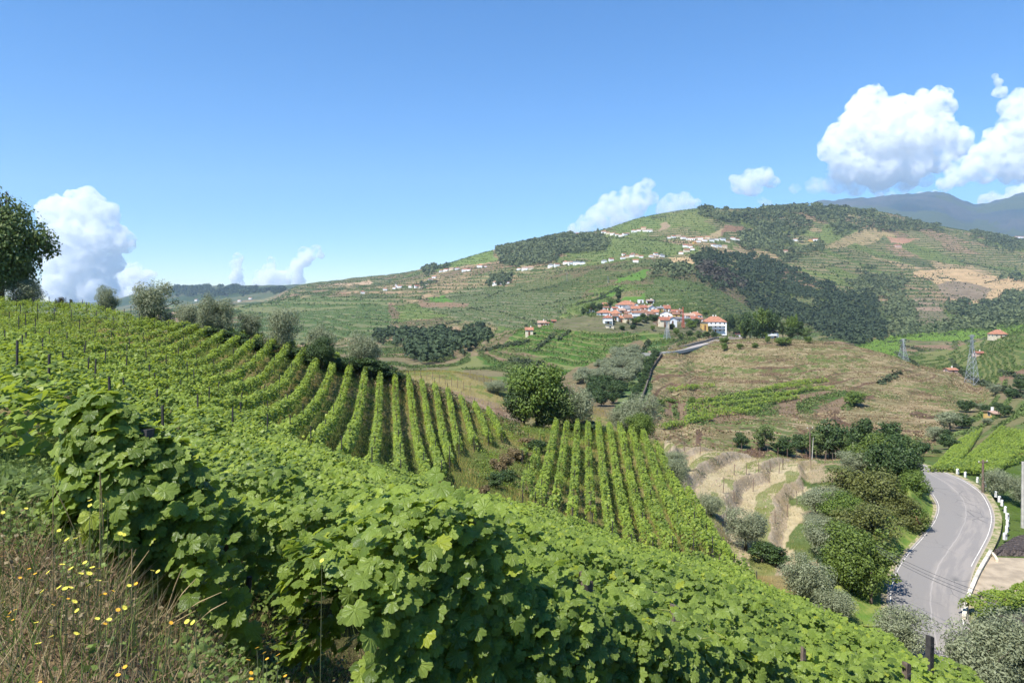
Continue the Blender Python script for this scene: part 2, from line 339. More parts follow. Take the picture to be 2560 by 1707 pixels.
def patch(poly, s, v=None, a=0.0, r0=150, r1=14000, var=.0):
    k = inpoly(UW, VW, poly) & (YG > r0) & (YG < r1)
    soil[k] = np.array(s)
    if v is not None: vine[k] = v
    amt[k] = a
    if var: soil[k] *= (1 + var * n2[k] + .5 * var * n1[k])[:, None]
    return k
# mountains
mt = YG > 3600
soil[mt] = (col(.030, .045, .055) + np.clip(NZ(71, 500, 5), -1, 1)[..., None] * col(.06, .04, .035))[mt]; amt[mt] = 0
k = mt & (NZ(73, 700, 4) > .12); soil[k] = col(.035, .055, .03)
k = mt & (UU < 320); soil[k] = (col(.085, .10, .05) + NZ(75, 260, 4)[..., None] * col(.05, .03, .02))[k]
k = mt & (UU < 320) & (NZ(74, 420, 4) > .05); soil[k] = col(.03, .055, .02)
# tan, brown and bright parcels seen on the hill
TAN = (.36, .27, .155); BRN = (.19, .135, .085); GRN = (.11, .16, .04); BG = (.06, .15, .02)
patch([(823,246),(863,226),(875,228),(897,235),(870,243),(834,249)], (.27,.215,.11), (.12,.13,.06), .5, 900, var=.3)
patch([(911,271),(965,268),(987,275),(1064,283),(1064,292),(1005,290),(1002,301),(980,304),(954,300),(936,285),(929,279),(914,277)], (.37,.27,.145), (.2,.17,.09), .35, 500, var=.25)
patch([(934,283),(965,281),(990,288),(985,299),(956,300),(940,292)], (.185,.15,.10), (.13,.11,.08), .3, 500, var=.3)
patch([(914,298),(935,297),(951,320),(916,324)], (.22,.17,.115), (.06,.08,.035), .8, 500)
patch([(668,257),(717,256),(713,263),(690,264),(676,265)], (.38,.29,.16), None, 0, 700, var=.2)
patch([(888,237),(920,238),(905,244),(893,243)], (.28,.17,.11), None, 0, 900, var=.2)
patch([(722,224),(753,228),(745,232),(728,232),(722,236)], (.20,.12,.075), (.1,.09,.05), .4, 900)
patch([(712,233),(724,227),(722,236),(706,240),(698,240)], (.29,.24,.13), None, 0, 900, var=.2)
patch([(655,223),(668,222),(675,228),(660,231)], (.24,.19,.12), None, 0, 900, var=.2)
patch([(330,285),(369,279),(372,282),(340,285)], (.36,.27,.17), None, 0, 900, var=.2)
patch([(471,262),(490,259),(497,262),(480,265)], (.40,.29,.17), None, 0, 900, var=.2)
patch([(430,268),(470,250),(497,248),(496,262),(470,264),(440,272)], (.13,.18,.05), (.07,.13,.025), .5, 900)
patch([(445,243+10),(500,240),(560,232),(640,216),(640,212),(500,236)], (.13,.18,.05), (.07,.13,.025), .4, 1300)
patch([(560,253),(600,238),(640,238),(700,246),(700,252),(640,258),(600,262)], (.12,.155,.05), (.06,.11,.025), .5, 900)
patch([(610,220),(645,210),(660,226),(640,234),(615,232)], (.12,.16,.05), (.05,.10,.022), .6, 900)
patch([(420,306),(470,288),(540,292),(590,290),(560,318),(520,330),(470,322)], (.155,.155,.085), (.05,.085,.028), .85, 500)
patch([(626,275),(653,268),(640,279),(610,284)], (.09,.18,.03), (.06,.13,.02), .4, 500)
patch([(596,299),(618,286),(627,286),(612,297),(600,301)], (.09,.17,.03), (.05,.12,.02), .4, 500)
patch([(622,300),(650,291),(656,294),(640,302)], (.09,.18,.03), (.06,.13,.02), .4, 500)
patch([(422,296),(448,296),(456,304),(440,304)], (.08,.17,.03), (.05,.12,.02), .4, 500)
patch([(418,302),(470,303),(466,308),(420,307)], (.21,.14,.09), (.1,.09,.05), .4, 500)
patch([(375,308),(395,304),(400,318),(378,318)], (.17,.11,.075), (.06,.075,.03), .6, 500)
patch([(240,302),(330,296),(390,300),(390,330),(300,345),(240,350)], (.13,.15,.065), (.04,.085,.02), .85, 400, 2500)
patch([(660,275),(720,290),(770,318),(800,332),(735,318),(700,318),(660,312),(640,300)], (.14,.155,.065), (.05,.09,.025), .85, 500, 1300)
patch([(700,227),(712,205),(700,204),(660,220)], (.14,.16,.055), (.06,.11,.03), .6, 1200)
patch([(814,234),(833,222),(850,222),(858,228),(840,238),(826,243)], (.13,.165,.05), (.06,.10,.03), .6, 1200)
# hillock under the village
hk = patch([(470,352),(500,338),(520,330),(556,318),(600,316),(640,321),(668,330),(672,342),(650,352),(620,362),(600,372),(560,378),(520,374),(480,368),(440,372)], (.17,.185,.065), (.055,.12,.022), 1.0, 240, 600)
patch([(470,352),(520,349),(560,366),(540,373),(500,362)], (.20,.14,.085), (.07,.12,.03), .8, 240, 600)
patch([(600,320),(612,318),(665,334),(655,340)], (.16,.19,.06), (.06,.12,.025), .8, 240, 600)
patch([(455,340),(480,330),(520,328),(500,345),(470,360),(430,364)], (.20,.155,.09), (.09,.09,.04), .5, 300, 700, var=.3)
patch([(556,316),(740,316),(740,334),(556,330)], (.17,.15,.09), (.06,.10,.03), .4, 380, 640, var=.3)
patch([(440,372),(560,382),(600,380),(560,404),(500,400),(400,385)], (.11,.17,.04), (.05,.12,.02), .6, 200, 400)
patch([(560,378),(640,338),(655,352),(650,400),(600,430),(560,420)], (.19,.145,.085), (.08,.10,.04), .3, 170, 420, var=.3)
patch([(640,350),(660,340),(655,385),(630,430),(612,430),(618,400)], (.15,.19,.075), (.06,.12,.04), 1.0, 170, 420)
# brown abandoned hill
bh = patch([(646,440),(650,370),(662,350),(700,338),(740,333),(820,333),(850,338),(880,350),(905,356),(940,364),(1000,388),(985,402),(940,430),(925,475),(860,470),(700,455)], (.21,.16,.085), (.10,.12,.04), .35, 148, 520)
nb = .55 * fbm(XG / 34, ZS / 1.3, 81, 5) + .6 * fbm(XG / 13, YG / 6, 82, 5); nb2 = fbm(XG / 3.2, YG / 1.8, 83, 4); nb3 = .6 * fbm(XG / 40, ZS / 1.5, 85, 4) + .5 * fbm(XG / 22, YG / 10, 86, 5)
q = bh & (nb > .05); soil[q] = col(.29, .225, .125)
q = bh & (nb < -.2); soil[q] = col(.155, .10, .06)
q = bh & (nb3 > .08) & (nb2 > -.15); soil[q] = col(.12, .15, .045)
q = bh & (nb2 > .28); soil[q] = col(.30, .24, .14)
soil[bh] *= (1 + .35 * nb2[bh])[:, None]
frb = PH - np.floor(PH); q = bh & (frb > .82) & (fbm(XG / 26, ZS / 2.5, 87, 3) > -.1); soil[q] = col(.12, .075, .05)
q = bh & inpoly(UW, VV, [(655,412),(700,396),(800,388),(870,394),(850,410),(760,416),(700,425)]); soil[q] = (.20, .14, .09); vine[q] = (.05, .12, .02); amt[q] = .9
# valley floor and slopes on the right
fl = patch([(848,347),(890,335),(960,318),(1064,310),(1064,330),(985,338),(960,342),(905,338),(900,346),(915,362),(975,375),(950,372),(900,360),(870,352)], (.12,.20,.03), (.065,.16,.015), .5, 420, 1100)
rs = patch([(985,340),(1064,322),(1064,400),(1000,384),(965,374),(900,360)], (.145,.16,.055), (.06,.115,.025), .8, 330, 800)
patch([(1000,378),(1064,350),(1064,400),(1010,390)], (.21,.13,.085), (.16,.11,.07), .3, 330, 800)
patch([(970,418),(985,400),(1064,395),(1064,470),(940,470),(925,450)], (.17,.16,.07), (.06,.14,.02), .6, 130, 330)
# --- near land: soil, dry grass, green weeds
nr = YG < 150
ng = fbm(XG / 2.3, YG / 2.3, 91, 4); ng2 = fbm(XG / 9, YG / 9, 93, 3)
gcol = col(.12, .135, .035) + ng[..., None] * col(.05, .01, .008) + ng2[..., None] * col(.02, .035, .004)
soil[nr] = gcol[nr]; amt[nr] = 0
dry = nr & (ng2 + .6 * ng > .16); soil[dry] = (col(.24, .19, .075) + ng[..., None] * .04)[dry]
def npatch(poly, c, r0=1, r1=150, mixn=.0, c2=None):
    k = inpoly(UU, VV, poly) & (YG > r0) & (YG < r1)
    soil[k] = np.array(c) * (1 + .25 * ng[k][:, None])
    if c2 is not None:
        kk = k & (ng + ng2 > mixn); soil[kk] = np.array(c2) * (1 + .25 * ng[kk][:, None])
    return k
# crest of broken earth and dry-stone behind the vine tops
npatch([(205,322),(260,334),(300,345),(350,360),(400,376),(440,388),(520,420),(520,436),(440,404),(400,391),(350,378),(300,364),(260,352),(205,338)], (.17,.095,.055), 77, 108, .1, (.22,.14,.08))
npatch([(340,362),(420,360),(520,395),(640,425),(640,445),(560,436),(500,414),(420,390)], (.27,.23,.10), 100, 230, .1, (.14,.17,.05))
npatch([(400,384),(440,386),(520,410),(520,424),(460,408)], (.27,.20,.13), 92, 150, 0, (.18,.12,.075))
soil[(YG < 62) & (YG > 1) & (UU < 660) & nr] *= np.array([1.0, 1.0, 1.0])
kw = (YG < 14); soil[kw] = (col(.085, .085, .03) + ng[..., None] * .03)[kw]
kw = (YG < 5.5) & (UU < 330); soil[kw] = (col(.24, .17, .09) + ng[..., None] * .07)[kw]
# the pale terraced plot
pal = (m1 > .15) & (YG > 66)
fr = ph_p - np.floor(ph_p)
soil[pal] = (col(.46, .38, .23) + ng[..., None] * .04)[pal]
bank = pal & (fr < .30); soil[bank] = (col(.35, .28, .19) + ng[..., None] * .09)[bank]
kk = pal & (fr > .66) & (ng2 + .5 * ng > -.25); soil[kk] = (col(.21, .22, .08) + ng[..., None] * .05)[kk]
UN = UU + 26 * fbm(XG / 5, YG / 5, 95, 3)
k = (YG > 60) & (YG < 140) & (UN > 800) & (UN < 900); soil[k] = (col(.34, .27, .165) + ng[..., None] * .05)[k]
kk = k & (ng2 > 0); soil[kk] = (col(.10, .14, .04) + ng[..., None] * .03)[kk]
k = (YG > 45) & (YG < 135) & (UN >= 900); soil[k] = (col(.085, .13, .03) + ng[..., None] * .03)[k]

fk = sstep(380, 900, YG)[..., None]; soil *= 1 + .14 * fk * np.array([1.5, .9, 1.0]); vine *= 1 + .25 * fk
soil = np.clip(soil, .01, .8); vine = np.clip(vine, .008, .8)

# ---- material of all the land
t = NT('land'); P = t.pos()
aS = t.attr('soil').outputs['Color']; aV = t.attr('vine').outputs['Color']; aA = t.attr('amt').outputs['Fac']; aP = t.attr('phase').outputs['Fac']; aD = t.attr('dist').outputs['Fac']
nzs = t.noise(.12, P, 3)
phs = t.math('ADD', aP, t.math('MULTIPLY', nzs, .35))
fr_ = t.math('FRACT', phs)
stripe = t.math('MULTIPLY', t.ramp(fr_, .38, .5), t.ramp(fr_, .86, .98, 1, 0))
brk = t.ramp(t.noise(.45, P, 3), .32, .5)
f = t.math('MULTIPLY', t.math('MULTIPLY', stripe, aA), brk)
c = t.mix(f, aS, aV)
fine = t.noise(.9, P, 6, .7); mid_ = t.noise(.06, P, 5, .65); tiny = t.noise(14, P, 5, .7)
c = t.mix(t.ramp(fine, .25, .75, .45, 0), c, t.mix(.55, c, (.02, .025, .01)))
spots = t.ramp(t.noise(.16, P, 5, .7), .58, .66)
c = t.mix(t.math('MULTIPLY', spots, .55), c, (.035, .06, .018))
c = t.mix(t.ramp(mid_, .5, .75, 0, .35), c, t.mix(.5, c, (.3, .22, .13)))
near = t.ramp(aD, 30, 90, 1, 0)
c = t.mix(t.math('MULTIPLY', near, t.ramp(tiny, .3, .7)), c, t.mix(.6, c, (.05, .035, .02)))
hgt = t.math('ADD', t.math('MULTIPLY', f, .9), t.math('ADD', t.math('MULTIPLY', fine, .9), t.math('MULTIPLY', spots, .8)))
b1 = t.n('ShaderNodeBump', {'Height': hgt, 'Distance': 1.0, 'Strength': .7})
b2 = t.n('ShaderNodeBump', {'Height': tiny, 'Distance': .05, 'Strength': .8, 'Normal': b1.outputs[0]})
M_LAND = t.done(t.principled(c, .95, .1, b2.outputs[0]))

def land_sheet(name, j0, j1):
    J = np.arange(j0, j1 + 1); nu, nj = len(UG), len(J)
    V = np.stack([XG[:, J], YG[:, J], ZG[:, J]], -1).reshape(-1, 3)
    a = (np.arange(nu - 1)[:, None] * nj + np.arange(nj - 1)[None, :]).ravel()
    F = np.stack([a, a + nj, a + nj + 1, a + 1], 1)
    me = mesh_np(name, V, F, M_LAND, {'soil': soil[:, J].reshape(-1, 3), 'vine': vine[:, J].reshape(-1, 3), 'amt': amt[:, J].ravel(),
                                     'phase': PHT[:, J].ravel(), 'dist': YG[:, J].ravel()}, smooth=True)
    o = link(name, me); tag(o, kind='structure'); return o
PHT = np.where(YG < 640, PH, np.where(YG < 1300, ZS / 3.4, ZS2 / 9.0)); PHT = np.where(fl, (XG * .8 + YG * .6) / 3.2, PHT)
jA = int(np.searchsorted(SG, math.log(62))); jB = int(np.searchsorted(SG, math.log(145))); jC = int(np.searchsorted(SG, math.log(640))); jD = int(np.searchsorted(SG, math.log(3600)))
land_sheet('hillside', 0, jB); land_sheet('valley_ground', jB, jC); land_sheet('hills', jC, jD); land_sheet('mountains', jD, len(SG) - 1)
# ground behind and under the photographer
me = mesh_np('ground', [(-60, -60, -2.2), (60, -60, -2.2), (60, .69, -2.2), (-60, .69, -2.2)], np.array([[0, 1, 2, 3]]), mat_plain('bank_soil', (.13, .10, .05), .95, .3, 2.0, .1, .05))
tag(link('ground', me), kind='structure')
# ================================================================ leaves, hedged vine rows
def _unit(a): return a / (np.linalg.norm(a, axis=-1, keepdims=True) + 1e-9)
def _leaf_hi():
    key = [(0, 1.0), (10, .90), (18, .92), (28, .73), (38, .86), (50, .97), (60, .88), (70, .88), (80, .69), (94, .83), (108, .88), (122, .77), (138, .82), (156, .72), (171, .40)]
    pts = [(a, r) for a, r in key] + [(-a, r) for a, r in reversed(key) if a > 0]
    V = [(0, 0, 0)]
    for sc_ in (.55, 1.0):
        for i, (a, r) in enumerate(pts):
            q = r * sc_ * .55; x = math.sin(R(a)) * q; y = math.cos(R(a)) * q
            k = math.cos(R(a) * 3.6) * .018 * sc_
            V.append((x, y + .05, -.32 * (x * x + y * y) + k + .02 * ((i * 7) % 3 - 1) * sc_))
    n = len(pts)
    T = [(0, 1 + (i + 1) % n, 1 + i) for i in range(n)]
    Q = [(1 + i, 1 + (i + 1) % n, 1 + n + (i + 1) % n, 1 + n + i) for i in range(n)]
    return np.array(V), [np.array(T), np.array(Q)]
def _leaf_mid():
    pts = [(0, 1.0), (28, .66), (52, .93), (82, .62), (112, .84), (160, .58), (-160, .58), (-112, .84), (-82, .62), (-52, .93), (-28, .66)]
    V = [(0, 0, .05)] + [(math.sin(R(a)) * r * .55, math.cos(R(a)) * r * .55 + .05, -.10 * r) for a, r in pts]; n = len(pts)
    return np.array(V), [np.array([(0, 1 + (i + 1) % n, 1 + i) for i in range(n)])]
LEAF_HI, LEAF_MID = _leaf_hi(), _leaf_mid()
LEAF_LO = (np.array([(0, -.45, 0), (.48, .02, -.1), (0, .6, 0), (-.48, .02, -.1)]), [np.array([(0, 1, 2, 3)])])
LEAF_OLIVE = (np.array([(0, -.5, 0), (.17, 0, 0), (0, .5, 0), (-.17, 0, 0)]), [np.array([(0, 1, 2, 3)])])
BLADE = (np.array([(-.03, 0, 0), (.03, 0, 0), (.02, .55, .04), (-.02, .55, .04), (0, 1, .16)]), [np.array([(0, 1, 2, 3)]), np.array([(3, 2, 4)])])

def leaves(P, N, S, T, droop=.7, spin=.6, sv=None):
    n = len(P); TV, TF = T; k = len(TV)
    D = _unit(rng.normal(size=(n, 3)) * spin + np.array([0, 0, -droop]))
    D = _unit(D - N * (D * N).sum(1, keepdims=True)); X = np.cross(D, N)
    sx_ = S if sv is None else S * sv
    V = P[:, None] + X[:, None] * (TV[None, :, 0:1] * sx_[:, None, None]) + D[:, None] * (TV[None, :, 1:2] * S[:, None, None]) + N[:, None] * (TV[None, :, 2:3] * S[:, None, None])
    F = [(np.arange(n)[:, None, None] * k + f[None]).reshape(-1, f.shape[1]) for f in TF]
    r = np.repeat(rng.random(n), k); uv = np.tile(TV[:, :2], (n, 1))
    return V.reshape(-1, 3), F, r, uv
def join(L):
    V = []; F3 = []; F4 = []; r = []; uv = []; o = 0
    for v, f, rr, u_ in L:
        V.append(v); r.append(rr); uv.append(u_)
        for q in f: (F3 if q.shape[1] == 3 else F4).append(q + o)
        o += len(v)
    F = [np.concatenate(x) for x in (F3, F4) if x]
    return np.concatenate(V), F, np.concatenate(r), np.concatenate(uv)
def leaf_object(name, parts, mat, parent=None, loc=None):
    V, F, r, uv = join(parts) if isinstance(parts, list) else parts
    if loc is not None: V = V - np.array(loc)
    return link(name, mesh_np(name, V, F, mat, {'rnd': r}, uv=uv), parent)

M_VINE_N = mat_leaf('vine_leaf_near', (.055, .10, .017), (.245, .325, .06), .44, .45, .4, True, (.30, .34, .03))
M_VINE = mat_leaf('vine_leaf', (.056, .105, .018), (.23, .30, .05), .42, .5, .35, False, (.30, .34, .04))
M_POST = mat_plain('weathered_post', (.13, .10, .08), .9, .4, 8, .2, .02)
M_POSTD = mat_plain('dark_slate_post', (.045, .042, .042), .8, .3, 8, .3, .01)
M_TRUNK = mat_plain('vine_trunk', (.07, .05, .035), .95, .4, 9, .1, .03)
M_WIRE = mat_plain('wire', (.10, .10, .10), .5, .1, 3, .5, metallic=.6)

def tube_np(pts, rad, seg=6, cap=True):
    pts = np.asarray(pts, float); n = len(pts); rad = np.broadcast_to(np.asarray(rad, float), (n,))
    tg = np.gradient(pts, axis=0) if n > 1 else np.array([[0, 0, 1.]])
    tg = _unit(tg); up = np.where(np.abs(tg[:, 2:3]) > .9, np.array([[1., 0, 0]]), np.array([[0, 0, 1.]]))
    a = _unit(np.cross(tg, up)); b = np.cross(tg, a); th = np.arange(seg) / seg * 2 * np.pi
    V = pts[:, None] + rad[:, None, None] * (np.cos(th)[None, :, None] * a[:, None] + np.sin(th)[None, :, None] * b[:, None])
    i = np.arange(n - 1)[:, None] * seg; j = np.arange(seg)[None]; j2 = (j + 1) % seg
    F = np.stack([i + j, i + j2, i + seg + j2, i + seg + j], -1).reshape(-1, 4)
    V = V.reshape(-1, 3); Fs = [F]
    if cap:
        V = np.concatenate([V, pts[:1], pts[-1:]]); c0, c1 = n * seg, n * seg + 1; jj = np.arange(seg); k2 = (jj + 1) % seg; e = (n - 1) * seg
        Fs.append(np.concatenate([np.stack([np.full(seg, c0), k2, jj], 1), np.stack([np.full(seg, c1), e + jj, e + k2], 1)]))
    return V, Fs
def merge(L):
    V = []; D = {}; o = 0
    for v, fs in L:
        V.append(v)
        for f in fs: D.setdefault(f.shape[1], []).append(np.asarray(f) + o)
        o += len(v)
    return np.concatenate(V), [np.concatenate(D[k]) for k in sorted(D)]
def box_np(cx, cy_, cz, sx_, sy_, sz_, rz=0.0, taper=1.0):
    c, s = math.cos(rz), math.sin(rz); V = []
    for z in (-1, 1):
        tp = taper if z > 0 else 1
        for x, y in ((-1, -1), (1, -1), (1, 1), (-1, 1)):
            X, Y = x * sx_ / 2 * tp, y * sy_ / 2 * tp; V.append((cx + X * c - Y * s, cy_ + X * s + Y * c, cz + z * sz_ / 2))
    return np.array(V), [np.array([(0, 3, 2, 1), (4, 5, 6, 7), (0, 1, 5, 4), (1, 2, 6, 5), (2, 3, 7, 6), (3, 0, 4, 7)])]
def solid(name, L, mat, parent=None, smooth=False):
    V, F = merge(L) if isinstance(L, list) else L
    return link(name, mesh_np(name, V, F, mat, smooth=smooth), parent)

ORD = ['first','second','third','fourth','fifth','sixth','seventh','eighth','ninth','tenth','eleventh','twelfth','thirteenth','fourteenth','fifteenth','sixteenth','seventeenth','eighteenth','nineteenth','twentieth']
TENS = {2: 'twenty', 3: 'thirty', 4: 'forty', 5: 'fifty', 6: 'sixty', 7: 'seventy', 8: 'eighty', 9: 'ninety'}
TENTH = {3: 'thirtieth', 4: 'fortieth', 5: 'fiftieth', 6: 'sixtieth', 7: 'seventieth', 8: 'eightieth', 9: 'ninetieth'}
def ordinal(k):
    if k <= 20: return ORD[k - 1]
    return TENTH[k // 10] if k % 10 == 0 else TENS[k // 10] + '-' + ORD[k % 10 - 1]

def vine_row(path, label, group, seed, dens, size, T, mat, h=1.4, hw=.32, low=.25, gap=.12, posts=6.0, wob=.2, post_h=1.65, hfun=None, sag=None, trunks=False, post_mat=None):
    """path: Nx2 ground points. A trellised row: leafy hedge, vine trunks, stakes."""
    path = np.asarray(path, float); seg = np.linalg.norm(np.diff(path, axis=0), axis=1); L = np.concatenate([[0], np.cumsum(seg)]); tot = L[-1]
    if tot < 1: return None
    def xy(s): return np.stack([np.interp(s, L, path[:, 0]), np.interp(s, L, path[:, 1])], -1)
    b0 = xy(np.array([0.0]))[0]; z0 = g1(*b0)
    root = empty('vine_row', (b0[0], b0[1], z0), 0, label, 'vine row', group)
    n = int(dens * tot); s = rng.random(n) * tot
    hh = h * (1 + wob * 1.2 * fbm(s / 1.3, s * 0 + seed * 3.1, seed, 3) + wob * .8 * fbm(s / .35, s * 0 + seed, seed + 5, 2))
    if hfun is not None: hh = hh * hfun(s, xy(s))
    keep = fbm(s / 2.2, s * 0 + seed * 1.7, seed + 9, 2) > -1 + 2 * gap * 1.0
    ww = hw * (1 + .5 * fbm(s / .8, s * 0 + seed * 2.3, seed + 3, 3))
    th = rng.random(n) * np.pi * 1.25 - np.pi * .125
    rad = 1 - .45 * rng.random(n) ** 2
    cx = np.cos(th) * rad; cz = np.sin(th) * rad
    p2 = xy(s); tg = xy(np.minimum(s + .3, tot)) - xy(np.maximum(s - .3, 0)); tg = _unit(tg); nr2 = np.stack([tg[:, 1], -tg[:, 0]], -1)
    low_ = low * hh
    off = np.sign(cx) * np.abs(cx) ** .6 * ww
    zz = low_ + (hh - low_) * np.clip(.5 + .5 * np.sign(cz) * np.abs(cz) ** .8, 0, 1.1)
    # shoots that stick out
    so = rng.random(n) < .05; zz = np.where(so, zz + rng.random(n) * .22 * h, zz)
    X = p2[:, 0] + nr2[:, 0] * off + rng.normal(size=n) * .03; Y = p2[:, 1] + nr2[:, 1] * off + rng.normal(size=n) * .03
    Z = ground(X, Y) + zz
    N = np.stack([nr2[:, 0] * cx * .8, nr2[:, 1] * cx * .8, np.clip(cz, -.2, 1) * .5 + .4], -1) + np.array([sx, sy, sz]) * .85 + rng.normal(size=(n, 3)) * .5   # leaves turn to the light
    k = keep & (hh > .25)
    P = np.stack([X, Y, Z], -1)[k]; N = _unit(N[k])
    S = size * (.45 + .85 * rng.random(k.sum()) ** .8)
    b = np.array([b0[0], b0[1], z0])
    leaf_object('foliage', leaves(P, N, S, T), mat, root, b)
    st = []
    ns = max(2, int(tot / posts) + 1) if posts else 0
    for q in range(ns):
        s_ = min(tot - .05, q * tot / (ns - 1) + rnd.uniform(-.2, .2)); x, y = xy(np.array([max(.05, s_)]))[0]; z = g1(x, y)
        ph = post_h * rnd.uniform(.95, 1.12)
        lx, ly = rnd.uniform(-.06, .06), rnd.uniform(-.06, .06)
        solid('post', tube_np([(x - b[0], y - b[1], z - b[2] - .1), (x - b[0] + lx, y - b[1] + ly, z - b[2] + ph)], [.036, .032], 5), post_mat or M_POSTD, root)
    if trunks:
        for s_ in np.arange(.7, min(tot, 22), 1.3):
            x, y = xy(np.array([s_]))[0]; z = g1(x, y) - b[2]
            solid('stem', tube_np([(x - b[0], y - b[1], z - .05), (x - b[0] + rnd.uniform(-.06, .06), y - b[1], z + .3), (x - b[0], y - b[1] + rnd.uniform(-.05, .05), z + .8)], [.035, .026, .02], 6), M_TRUNK, root)
    return root

def ridge_r(u): return math.exp(np.interp(u, UG, SK[:, 7]))
def vedge_r(u): return math.exp(np.interp(u, UG, SK[:, 5]))
def uof(x, y): return CX + FPX * x / y

# rows that run down from the crest towards the photographer
def rows_crest():
    k = 0; xs = np.concatenate([np.arange(-82, -2.2, 1.75)])
    for i, xt in enumerate(xs):
        m = np.interp(xt, [-82, -35, -13, -8], [-.24, -.215, -.175, -.12])
        ys = np.arange(100, 8, -.5); X = xt + m * (ys - 90); U = CX + FPX * X / ys
        ok = np.array([(y < ridge_r(u) - np.interp(u, [150, 215, 260], [0, 3, 6.5]) and (y > (vedge_r(u) + 1.0 if u > 165 else np.interp(u, [-200, 0, 60, 165], [8.5, 8.5, 11, 26])))) and u > -260 for y, u in zip(ys, U)])
        if ok.sum() < 6: continue
        if xt > -12.5: ok &= ys > np.interp(xt, [-12.5, -8, -2], [42, 60, 74])
        ys, X = ys[ok], X[ok]
        if len(ys) < 6: continue
        Um = CX + FPX * X / ys
        if Um.max() < -25 : continue
        k += 1
        pth = np.stack([X, ys], -1)
        near_ = ys.min()
        left = xt < -42
        vine_row(pth, 'trellised vine row, %s from the left among the rows below the olive trees' % ordinal(k), 'vine rows fanning down from the crest', 100 + i,
                 80 if not left else (120 if xt < -55 else 105), .20 if not left else .15, LEAF_MID if left else LEAF_LO, M_VINE, h=1.4 if xt < -17 else 1.35, hw=.27 if not left else .23, low=.16, gap=.04 if not left else .22, posts=7.5, wob=.16 if not left else .3, post_h=1.75 if not left else 2.0)
rows_crest()

def rows_second():
    k = 0
    for i, xt in enumerate(np.arange(.6, 24.0, 1.42)):
        m = np.interp(xt, [0, 8, 20], [.06, .10, .13])
        ys = np.arange(97, 40, -.5); X = xt + m * (ys - 95); U = CX + FPX * X / ys
        ok = np.array([522 + (97 - y) * -.0 < u and y < ridge_r(u) - 2 and y > max(vedge_r(u) + 1, 41) for y, u in zip(ys, U)])
        if xt < 6: ok &= (ys < 84)
        if xt < 4.4: ok &= (ys < 74) & (ys > 50)
        ys, X = ys[ok], X[ok]
        if len(ys) < 6: continue
        k += 1
        g_ = {0: .5, 1: .48, 2: .45, 3: .45, 4: .3, 5: .34}.get(k - 1, .22)
        vine_row(np.stack([X, ys], -1), 'thin vine row, %s from the left in the gappy plot left of the pale terraces' % ordinal(k), 'vine rows in the gappy plot', 300 + i,
                 80, .19, LEAF_LO, M_VINE, h=1.45, hw=.30, low=.12, gap=g_, posts=8, wob=.35, post_h=1.6)
rows_second()

# rows of the near carpet, running away to the right
DR = np.array([.751, .660]); DN = np.array([-.660, .751])
def rows_carpet():
    k = 0
    for i, w in enumerate(np.arange(5.15, 34, 1.72)):
        t_ = np.arange(-30, 60, .4); q = DN[None] * w + DR[None] * t_[:, None]
        X, Y = q[:, 0], q[:, 1]
        ok = []
        for x, y in zip(X, Y):
            if y < 3.5: ok.append(False); continue
            u = uof(x, y); rl = vedge_r(u) - .5 if u < 690 else min(vedge_r(u) + (ridge_r(u) - vedge_r(u)) * .97, 44)
            ul = np.interp(y, [4.4, 5, 8, 14, 20, 30], [104, 120, 150, 175, 170, 165])
            ok.append(u > ul and y < rl and u < 1090)
        ok = np.array(ok)
        if ok.sum() < 5: continue
        idx = np.where(ok)[0]; idx = idx[:np.argmax(np.diff(idx) > 1) + 1] if (np.diff(idx) > 1).any() else idx
        X, Y = X[idx], Y[idx]
        if len(X) < 5: continue
        k += 1
        # level of detail follows the distance: split long rows where the leaves get small
        yy = Y.mean(); ymin = Y.min()
        T = LEAF_HI if ymin < 6.5 else (LEAF_MID if ymin < 17 else LEAF_LO)
        d = 520 if ymin < 6.5 else (400 if ymin < 10 else (300 if ymin < 16 else 230))
        big = k == 1
        vine_row(np.stack([X, Y], -1), 'leafy vine row, %s behind the first row, in the dense slope down to the road' % ordinal(k) if k > 1 else 'leafy vine row starting in the tall shaded bush by the yellow flowers', 'vine rows of the dense near slope', 500 + i,
                 d * 1.1, .122 if ymin < 14 else .15, T, M_VINE_N if ymin < 9 else M_VINE, h=1.30, hw=.6, low=.12, gap=.0, posts=5.0, wob=.22, post_h=1.15, post_mat=M_POST, trunks=k < 5, hfun=(lambda s, p: np.interp(s, [0, .35, .55, 2.3, 2.7, 3.4], [.9, .8, .1, .1, .7, .95])) if big else None)
rows_carpet()

